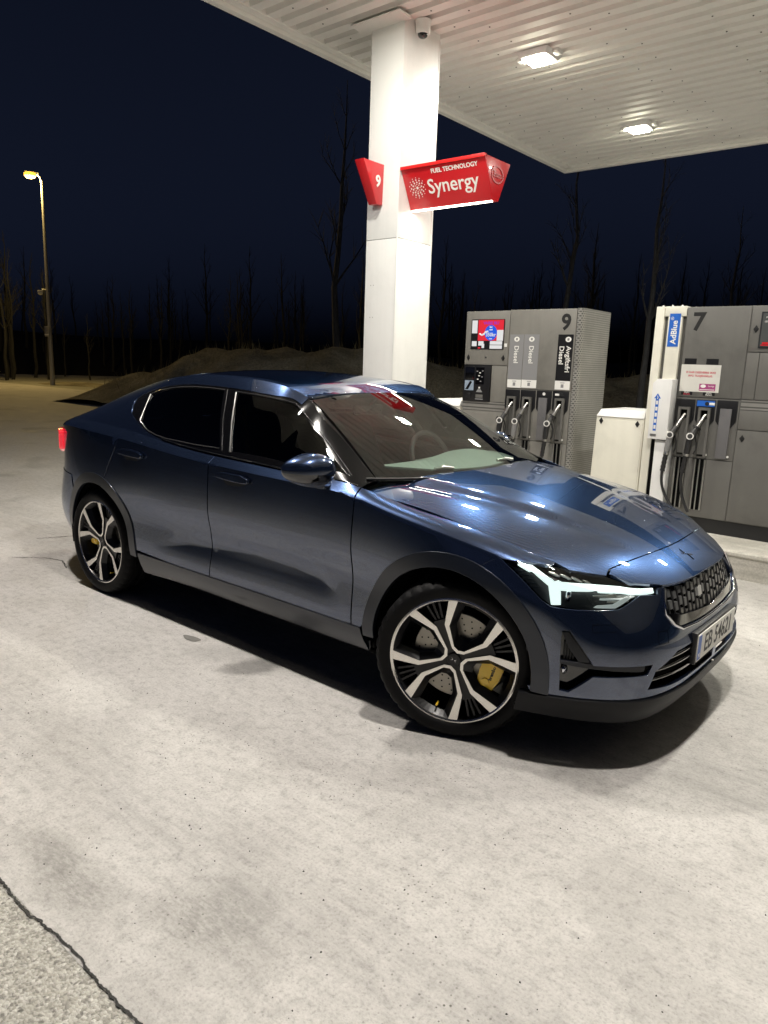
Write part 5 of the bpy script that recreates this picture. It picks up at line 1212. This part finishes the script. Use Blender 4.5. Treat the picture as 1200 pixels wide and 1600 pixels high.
# ---- headlights
HL=[(1.592,.870,.806),(1.624,.854,.804),(1.70,.80,.797),(1.747,.764,.790),(1.83,.68,.770),(1.900,.604,.747),(1.975,.541,.716),(2.036,.440,.697),(2.046,.446,.678),(2.007,.533,.686),(1.972,.638,.645),(1.881,.748,.648),(1.788,.822,.658),(1.757,.836,.677),(1.680,.858,.746)]
DRLt=[(1.648,.846,.800),(1.690,.815,.797),(1.735,.806,.765),(1.775,.792,.742),(1.87,.69,.732),(1.95,.58,.716),(2.030,.452,.699),(2.040,.457,.684),(1.96,.59,.696),(1.88,.705,.709),(1.803,.787,.713),(1.815,.800,.662),(1.788,.820,.660),(1.768,.812,.728)]
for s in (-1,1):
    root=empty('headlight',(1.85,s*.68,.72)); root.parent=car; bef={o.name for o in C.objects}
    panel('housing',f_body(-.045),A(uv_of(HL)),M_black,root,side=s,depth=0,sp=.03)
    panel('daylight_strip',f_body(-.008),A(uv_of(DRLt)),M_drl,root,side=s,depth=.012,sp=.02)
    panel('lower_strip',f_body(-.014),A(uv_of([(2.002,.545,.683),(1.970,.640,.650),(1.915,.708,.654),(1.922,.698,.660),(1.958,.642,.660),(1.988,.560,.683)])),M_drl2,root,side=s,depth=.01,sp=.02)
    for k in range(3):
        z=.694-.012*k; panel('reflector_fin',f_body(-.020),A(uv_of([(1.90+.02*k,.69-.02*k,z),(1.985,.57,z-.004),(1.985,.572,z-.009),(1.90+.02*k,.692-.02*k,z-.004)])),M_drl2 if k==1 else M_alu,root,side=s,depth=.008,sp=.02)
    for k in range(4):
        u0=.835-.0; a=(1.75+.035*k,.78-.03*k,.786-.009*k); panel('upper_fin',f_body(-.018),A(uv_of([a,(a[0]+.012,a[1]-.012,a[2]-.004),(a[0]+.034,a[1]-.024,a[2]-.024),(a[0]+.026,a[1]-.016,a[2]-.024)])),M_alu,root,side=s,depth=.008,sp=.02)
    pj=MB(); c0=np.array(body(*[np.array([q]) for q in uv_of([(1.845,.770,.682)])[0]])[0]); 
    pj.lathe([(.030,-.012),(.028,.0),(.020,.006),(0,.008)],lambda a,b_,w:(c0[0]-.030+.6*w+.3*a,s*(c0[1]-.030+.7*w-.7*a*.6),c0[2]+b_),18); pj.build('projector',M_chrome,root,smooth=60)
    for k in range(5):   # ribbed dark corner
        a=(1.64+.012*k,.858-.004*k,.772-.014*k); panel('ribbed_corner',f_body(-.016),A(uv_of([a,(a[0]+.040,a[1]-.022,a[2]+.000),(a[0]+.041,a[1]-.022,a[2]-.003),(a[0]+.002,a[1],a[2]-.003)])),M_trim,root,side=s,depth=.006,sp=.02)
    panel('lens',f_body(-.002),A(uv_of(HL)),M_lens,root,side=s,depth=0,sp=.03)
    for o in C.objects:
        if o.name not in bef and o.parent is root: o.location=(-root.location.x,-root.location.y,-root.location.z)
# fog pocket contents
for s in (-1,1):
    panel('recess_blade',f_body(-.010),A(uv_of([(1.838,.812,.446),(1.905,.770,.444),(2.070,.588,.428),(2.068,.592,.410),(1.905,.772,.428),(1.838,.812,.436)])),M_trim,car,side=s,depth=.02,sp=.025)
    panel('recess_wall',f_body(-.014),A(uv_of([(1.840,.812,.556),(1.856,.795,.560),(1.930,.748,.445),(1.895,.772,.447),(1.862,.797,.500)])),M_trim,car,side=s,depth=.02,sp=.025)
    for k in range(4): panel('recess_slat',f_body(-.026),A(uv_of([(1.850+.010*k,.806-.005*k,.515-.012*k),(1.853+.010*k,.804-.005*k,.515-.012*k),(1.853+.010*k,.804-.005*k,.45),(1.850+.010*k,.806-.005*k,.45)])),M_black,car,side=s,depth=.012,sp=.02)
    c0=body(*[np.array([q]) for q in uv_of([(1.862,.798,.405)])[0]])[0]
    MB().lathe([(.018,-.02),(.018,0),(.012,.006),(0,.008)],lambda a,b_,w:(c0[0]-.022+.5*w+.5*a,s*(c0[1]-.022+.8*w-.6*a),c0[2]+b_),16).build('fog_lamp',M_chrome,car,smooth=60)
    # parking sensor, covers
    c0=body(*[np.array([q]) for q in uv_of([(1.731,.862,.480)])[0]])[0]
    MB().lathe([(.0125,-.002),(.0125,.0015),(.0105,.0015),(.0105,.0006),(0,.0006)],lambda a,b_,w:(c0[0]+a*.96+.30*w,s*(c0[1]-a*.30+.95*w),c0[2]+b_),18).build('parking_sensor',M_trim,car,smooth=40)
    for cov in ([(2.083,.523,.549),(2.103,.466,.546),(2.108,.472,.500),(2.088,.530,.504)],[(1.918,.736,.590),(1.979,.671,.590),(1.984,.676,.563),(1.923,.741,.563)]):
        q=np.array(A(uv_of(cov+cov[:1]))); p=f_body(.0006)(q[:,0],q[:,1]); MB().tube([(a[0],a[1]*s,a[2]) for a in p],.0011,4).build('cover_seam',M_dark,car)
# lower intake slats
for z,o_ in ((.44,-.012),(.405,-.016),(.366,-.020)):
    pts=body(np.linspace(0,uv_of([(2.09,.55,z)])[0][0],16),np.array([uv_of([(2.16,.2,z)])[0][1]]*16)); 
    full=[(p[0]+o_,-p[1],p[2]) for p in pts[::-1]]+[(p[0]+o_,p[1],p[2]) for p in pts[1:]]
    MB().tube(full,.0075,6).build('intake_slat',M_gblack,car,smooth=60)
# ---- grille
gv=A(uv_of(GRL)); gpoly=[(0,VS*.985)]+[(u,VS*.985) for u in np.linspace(.1,uv_of([(2.056,.395,.690)])[0][0],6)]+gv[1:]+[(0,vc(.525)*VS)]
both('grille_back',f_body(-.05),gpoly,M_dark,car,depth=0)
U0=uv_of([(2.056,.395,.690)])[0][0]
nb=9
def gpt(u,z,o_): 
    v=float(np.interp(z,GZV[1],GZV[0])); return f_body(o_)(np.array([u]),np.array([v*VS]))[0]
vv_=np.linspace(.3,1,200); GZV=(vv_,body(np.full(200,.2),vv_)[:,2])
M_gbar=mat('grille bar',(.016,.016,.017),.3,coat=.4); M_gblk=mat('grille block',(.15,.153,.157),.35,metal=.5)
for s in (-1,1):
    for k in range(nb+1):
        u=U0*.985*(k+.25)/(nb+.3); zb=.545 if u<.33 else .575
        if s==1 and k==0 and False: continue
        P=[gpt(u,z,-.012) for z in np.linspace(zb,.690,5)]
        b=MB(); b.tube([(p[0]-.004,s*p[1],p[2]) for p in P],.0032,5); b.build('grille_bar',M_gbar,car)
    for k in range(nb):
        u0=U0*.985*(k+.25)/(nb+.3)+.010; u1=U0*.985*(k+1.25)/(nb+.3)-.010
        for j,(za,zb) in enumerate([(.655,.684),(.607,.640),(.552,.592)]):
            sh_=.010 if (k%2)==(0 if s<0 else 1) else -.004
            if u1>.36 and j==2: continue
            o_=-.015; q=[gpt(u0,za+sh_,o_),gpt(u1,za+sh_,o_),gpt(u1,min(zb+sh_,.692),o_),gpt(u0,min(zb+sh_,.692),o_)]
            vs=[(p[0],s*p[1],p[2]) for p in q]+[(p[0]-.012,s*p[1],p[2]) for p in q]
            MB().add(vs,[(0,1,2,3),(0,4,5,1),(1,5,6,2),(2,6,7,3),(3,7,4,0)]).build('grille_block',M_gblk if j<2 else M_gbar,car)
    tr=[(2.054,.405,.692),(2.068,.431,.648),(2.086,.447,.602),(2.104,.410,.556),(2.122,.355,.530),(2.138,.20,.521),(2.143,.0,.519)]
    p=f_body(.002)(*np.array(A(uv_of(tr))).T); MB().tube([(a[0],a[1]*s,a[2]) for a in p],.0065,8).build('grille_trim',M_chrome,car,smooth=60)
    lo_=uv_of([(2.086,.436,.603),(2.104,.398,.566),(2.122,.348,.542),(2.136,.20,.534)])+[(0,vc(.532)),(0,vc(.560))]+uv_of([(2.12,.20,.566),(2.105,.33,.578)])
    panel('grille_lower_frame',f_body(-.004),A(lo_),M_gblack,car,side=s,depth=.02,sp=.025)
q=[gpt(.06,.612,-.016),gpt(.105,.612,-.016),gpt(.105,.650,-.016),gpt(.06,.650,-.016)]
MB().add([(p[0]+.003,-p[1]+.0,p[2]) for p in q]+[(p[0]-.01,-p[1],p[2]) for p in q],[(0,1,2,3),(0,4,5,1),(1,5,6,2),(2,6,7,3),(3,7,4,0)]).build('radar_cover',mat('radar cover',(.45,.45,.43),.35),car)
# ---- number plate
pl=empty('number_plate',(2.176,0,.4306)); pl.parent=car
MB().box(-.030,-.004,-.272,.272,-.068,.068).build('plate_holder',M_black,pl,bevel=.006); MB().box(-.004,0,-.262,.262,-.057,.057).build('plate',M_plate,pl,bevel=.001)
MB().box(-.0002,.0006,-.257,-.217,-.052,.052).build('country_band',M_blue,pl)
text('lettering','N',.030,M_white2,pl,(.001,-.237,-.035),(0,1,0),(0,0,1),.0002)
text('lettering','EB 54621',.112,M_txtk,pl,(.0006,.022,-.002),(0,1,0),(0,0,1),.0004,bold=.0012,sx=.92)
# ---- tail lamps
for s in (-1,1):
    tl=[(-1.985,.80,.995),(-2.06,.77,1.008),(-2.20,.69,1.005),(-2.31,.54,.998),(-2.31,.54,.90),(-2.235,.655,.85),(-2.16,.71,.842),(-2.08,.755,.87),(-2.02,.785,.935)]
    panel('tail_lamp',f_body(.034),A(uv_of(tl)),M_tail,car,side=s,depth=.03,edge=.004,sp=.02)
MB().box(-2.40,-2.368,-.52,.52,.955,.985).build('tail_light_bar',M_tail,car)
# ---- wheels
def wheel(cx,s,steer,phase):
    root=empty('wheel',(cx,s*.80,.341),steer); root.parent=car
    fn=lambda a,b_,w:(a,s*w,b_)          # w outward from the wheel centre plane
    hw=.1225
    T=MB()
    pr=[(.262,.095),(.2715,.110),(.283,.119),(.300,.1225),(.317,.118),(.328,.108),(.335,.098),(.3405,.086),(.341,.062),(.334,.060),(.334,.052),(.341,.050),(.341,.012),(.334,.010),(.334,-.010),(.341,-.012),(.341,-.05),(.334,-.052),(.334,-.06),(.341,-.062),(.339,-.088),(.327,-.11),(.300,-.1225),(.27,-.112),(.262,-.095)]
    n=160; m_=len(pr)
    for k in range(n):
        t=2*math.pi*k/n; c_,s_=math.cos(t),math.sin(t)
        for i,(r_,w) in enumerate(pr):
            if i in (5,6,7) and k%4==0: r_-=.006
            if i in(9,10,13,14): r_-=0
            T.v.append(fn(r_*c_,r_*s_,w))
    for k in range(n):
        for i in range(m_-1): T.f.append((k*m_+i,k*m_+i+1,((k+1)%n)*m_+i+1,((k+1)%n)*m_+i)); T.m.append(0)
    T.build('tyre',M_rubber,root,smooth=35)
    # rim barrel + lip
    MB().lathe([(.271,.100),(.270,.1085),(.264,.110),(.2585,.106),(.257,.098)],fn,96).build('rim_lip',M_alloy,root,smooth=40)
    MB().lathe([(.257,.098),(.248,.080),(.235,.03),(.232,-.09),(.255,-.10)],fn,72).build('rim_barrel',M_rimblk,root,smooth=50)
    Rm=.2705
    FW=lambda r_: .085+.020*(r_/Rm)**1.5       # face depth: dished towards the hub
    pol=lambda q,deg:(q*Rm*math.cos(R(deg)),q*Rm*math.sin(R(deg)))
    def rot(P,a): c_,s_=math.cos(a),math.sin(a); return [(x*c_-y*s_,x*s_+y*c_) for x,y in P]
    for k in range(4):
        a=R(phase+90*k)
        # V frame: outer outline / polished inner line / pocket, open to the rim
        O=[pol(.955,-28.5),pol(.575,-38.2),pol(.18,-33),pol(.115,0),pol(.18,33),pol(.575,38.2),pol(.955,28.5)]
        Mn=[pol(.955,-20),pol(.545,-31.3),pol(.215,-24),pol(.165,0),pol(.215,24),pol(.545,31.3),pol(.955,20)]
        I=[pol(.88,-14),pol(.56,-21),pol(.34,-14),pol(.31,0),pol(.34,14),pol(.56,21),pol(.88,14)]
        O,Mn,I=[rot(P,a) for P in (O,Mn,I)]
        L=lambda P,dz:[fn(x,y,FW(math.hypot(x,y))+dz) for x,y in P]
        B=MB(); B.grid([L(O,0),L(Mn,0)]); B.build('spoke_face',M_alloy,root,recalc=True)
        D=MB(); D.grid([L(Mn,-.0005),L(I,-.026)]); D.grid([L(I,-.026),L(I,-.055)]); D.grid([L(O,-.0005),L(O,-.050)])
        e0=[fn(*p,FW(.94*Rm)-.0005) for p in (Mn[0],)]+[fn(*I[0],FW(.9*Rm)-.026)]
        tp=[rot([pol(.955,t)],a)[0] for t in np.linspace(-20,20,9)]; ti=[rot([pol(.88,t)],a)[0] for t in np.linspace(-14,14,9)]
        D.grid([[fn(x,y,FW(.955*Rm)-.001) for x,y in tp],[fn(x,y,FW(.9*Rm)-.026) for x,y in ti]])
        D.build('spoke_side',M_rimblk,root)
        # dark web + thin fins between two frames
        b2=a+R(45); W2=MB(); wp=rot([pol(.10,-45),pol(.56,-10),pol(.66,-8),pol(.66,8),pol(.56,10),pol(.10,45)],b2); W2.prism(wp,lambda x,y,d:fn(x,y,FW(math.hypot(x,y))-.006+d),-.035,0); W2.build('spoke_web',M_rimblk,root)
        for dg in (-6.2,0,6.2):
            f0=rot([pol(.62,dg*.7-1.5),pol(.955,dg-1.0),pol(.955,dg+1.0),pol(.62,dg*.7+1.5)],b2); MB().prism(f0,lambda x,y,d:fn(x,y,FW(math.hypot(x,y))-.016+d),-.02,0).build('rim_fin',M_rimblk,root)
    MB().lathe([(.030,.070),(.029,.086),(.026,.0885),(.010,.0895),(0,.0895)],fn,40).build('hub_cap',M_rimblk,root,smooth=30)
    for k in range(2):
        e=rot([(0.002,0.002),(.015,.004),(.004,.004),(.004,.015)],R(phase+45+180*k)); MB().prism(e,lambda x,y,d:fn(x,y,.0896+d),0,.001).build('hub_emblem',M_chrome,root)
    for k in range(5):
        x,y=rot([pol(.21,36)],R(phase+72*k))[0]; MB().cyl(fn(x,y,.05),fn(x,y,.078),.010,10).build('wheel_nut',M_rimblk,root)
    # brake
    D=MB(); D.lathe([(.085,.020),(.085,.030),(.183,.030),(.186,.027),(.186,.000),(.085,.0)],fn,64); D.cm=1
    for q in range(3):
        for k in range(24):
            t=2*math.pi*(k+q*.33)/24; rr=.115+.024*q; p=fn(rr*math.cos(t),rr*math.sin(t),.0305); m6=8
            D.add([fn(rr*math.cos(t)+.0038*math.cos(2*math.pi*j/m6),rr*math.sin(t)+.0038*math.sin(2*math.pi*j/m6),.0306) for j in range(m6)],[tuple(range(m6))])
    D.build('brake_disc',[M_disc,M_dark],root,smooth=30)
    MB().lathe([(0,.045),(.075,.045),(.086,.030),(.086,.0)],fn,40).build('disc_bell',M_rimblk,root,smooth=30)
    ca=R(-17) if cx>0 else R(170)
    cp=[(.118,-.085),(.190,-.075),(.205,-.02),(.205,.04),(.190,.085),(.118,.075),(.108,0)]
    cp=rot(cp,ca)
    cal=MB().prism(cp,lambda x,y,d:fn(x,y,d),-.03,.058).build('brake_caliper',M_gold,root,bevel=.010)
    c1=rot([(.165,0)],ca)[0]
    for dx in (-.045,.045):
        c2=rot([(.150,dx)],ca)[0]; MB().cyl(fn(c2[0],c2[1],.05),fn(c2[0],c2[1],.064),.017,14).build('caliper_piston',M_gold,cal,smooth=30)
    if cx>0: text('caliper_mark','brembo',.020,M_txtk,cal,fn(c1[0],c1[1],.0585),(math.cos(ca+R(90)),0,math.sin(ca+R(90))) if s<0 else (-math.cos(ca+R(90)),0,math.sin(ca+R(90))),(-math.cos(ca),0,-math.sin(ca)) if s<0 else (0,0,1),.0004,bold=.0006)
    vx,vy=rot([pol(.80,0)],R(phase-175))[0]; MB().cyl(fn(vx,vy,.068),fn(vx,vy,.098),.0045,8).build('valve',M_gold,root)
    return root
ST=.3887
wheel(FX,-1,ST,68.5); wheel(FX,1,ST,20); wheel(RX,-1,0,113); wheel(RX,1,0,50)
# ---- cabin
b=MB(); b.box(-1.9,.80,-.72,.72,.30,.34); b.build('cabin_floor',M_cabin,car)
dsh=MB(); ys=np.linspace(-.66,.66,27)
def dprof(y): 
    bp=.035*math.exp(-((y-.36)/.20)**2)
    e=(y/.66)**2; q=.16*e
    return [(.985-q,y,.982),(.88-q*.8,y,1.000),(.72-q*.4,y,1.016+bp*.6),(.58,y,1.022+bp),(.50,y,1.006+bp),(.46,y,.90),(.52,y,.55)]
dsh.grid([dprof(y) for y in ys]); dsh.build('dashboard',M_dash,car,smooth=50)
MB().box(.465,.475,-.10,.10,.72,.96).build('centre_screen',M_gblack,car,bevel=.004)
sw=Matrix.Translation((.33,.37,.955))@Matrix.Rotation(R(-24),4,'Y')
b=MB(); n=40
ring=[tuple(sw@Vector((0,.185*math.cos(2*math.pi*k/n),.185*math.sin(2*math.pi*k/n)))) for k in range(n+1)]; b.tube(ring,.015,8,False); o=b.build('steering_wheel',M_cabin,car,smooth=60)
MB().tube([tuple(sw@Vector((0,-.17,0))),tuple(sw@Vector((.02,0,0))),tuple(sw@Vector((0,.17,0)))],.022,8).build('wheel_spokes',M_alu,o); MB().tube([tuple(sw@Vector((.02,0,0))),(.55,.37,.80)],.045,12).build('steering_column',M_cabin,o)
def seat(x,y,w,z0=.33):
    r=empty('seat',(x,y,z0)); r.parent=car
    MB().box(-.24,.26,-w,w,.12,.30).build('cushion',M_seat,r,bevel=.05)
    MB().add([(-.18,-w,.26),(-.06,-w*.95,.26),(-.06,w*.95,.26),(-.18,w,.26),(-.42,-w*.82,.88),(-.32,-w*.78,.88),(-.32,w*.78,.88),(-.42,w*.82,.88)],[(0,3,2,1),(4,5,6,7),(0,1,5,4),(1,2,6,5),(2,3,7,6),(3,0,4,7)]).build('backrest',M_seat,r,bevel=.04)
    MB().add([(-.44,-.12,.90),(-.34,-.12,.90),(-.34,.12,.90),(-.44,.12,.90),(-.47,-.10,1.08),(-.38,-.10,1.08),(-.38,.10,1.08),(-.47,.10,1.08)],[(0,3,2,1),(4,5,6,7),(0,1,5,4),(1,2,6,5),(2,3,7,6),(3,0,4,7)]).build('headrest',M_seat,r,bevel=.03)
seat(-.05,-.37,.25); seat(-.05,.37,.25); seat(-.86,-.36,.30,.22); seat(-.86,.36,.30,.22)
MB().tube([(-.30,-.60,1.28),(-.28,-.58,.95),(-.22,-.56,.55)],[.02,.02,.02],4).build('seat_belt',M_belt,car)
MB().box(.10,.13,-.12,.12,1.235,1.295).build('rear_view_mirror',M_gblack,car,bevel=.01); MB().tube([(.13,0,1.29),(.19,0,1.345)],.012,8).build('mirror_stem',M_gblack,car)
hl_=MB(); hl_.grid([[(x,y*.9,float(roof(np.array(x),np.array(y)))-.045) for y in np.linspace(-.58,.58,9)] for x in np.linspace(-1.6,.12,12)]); hl_.build('headlining',mat('headlining',(.05,.05,.05),.9),car)
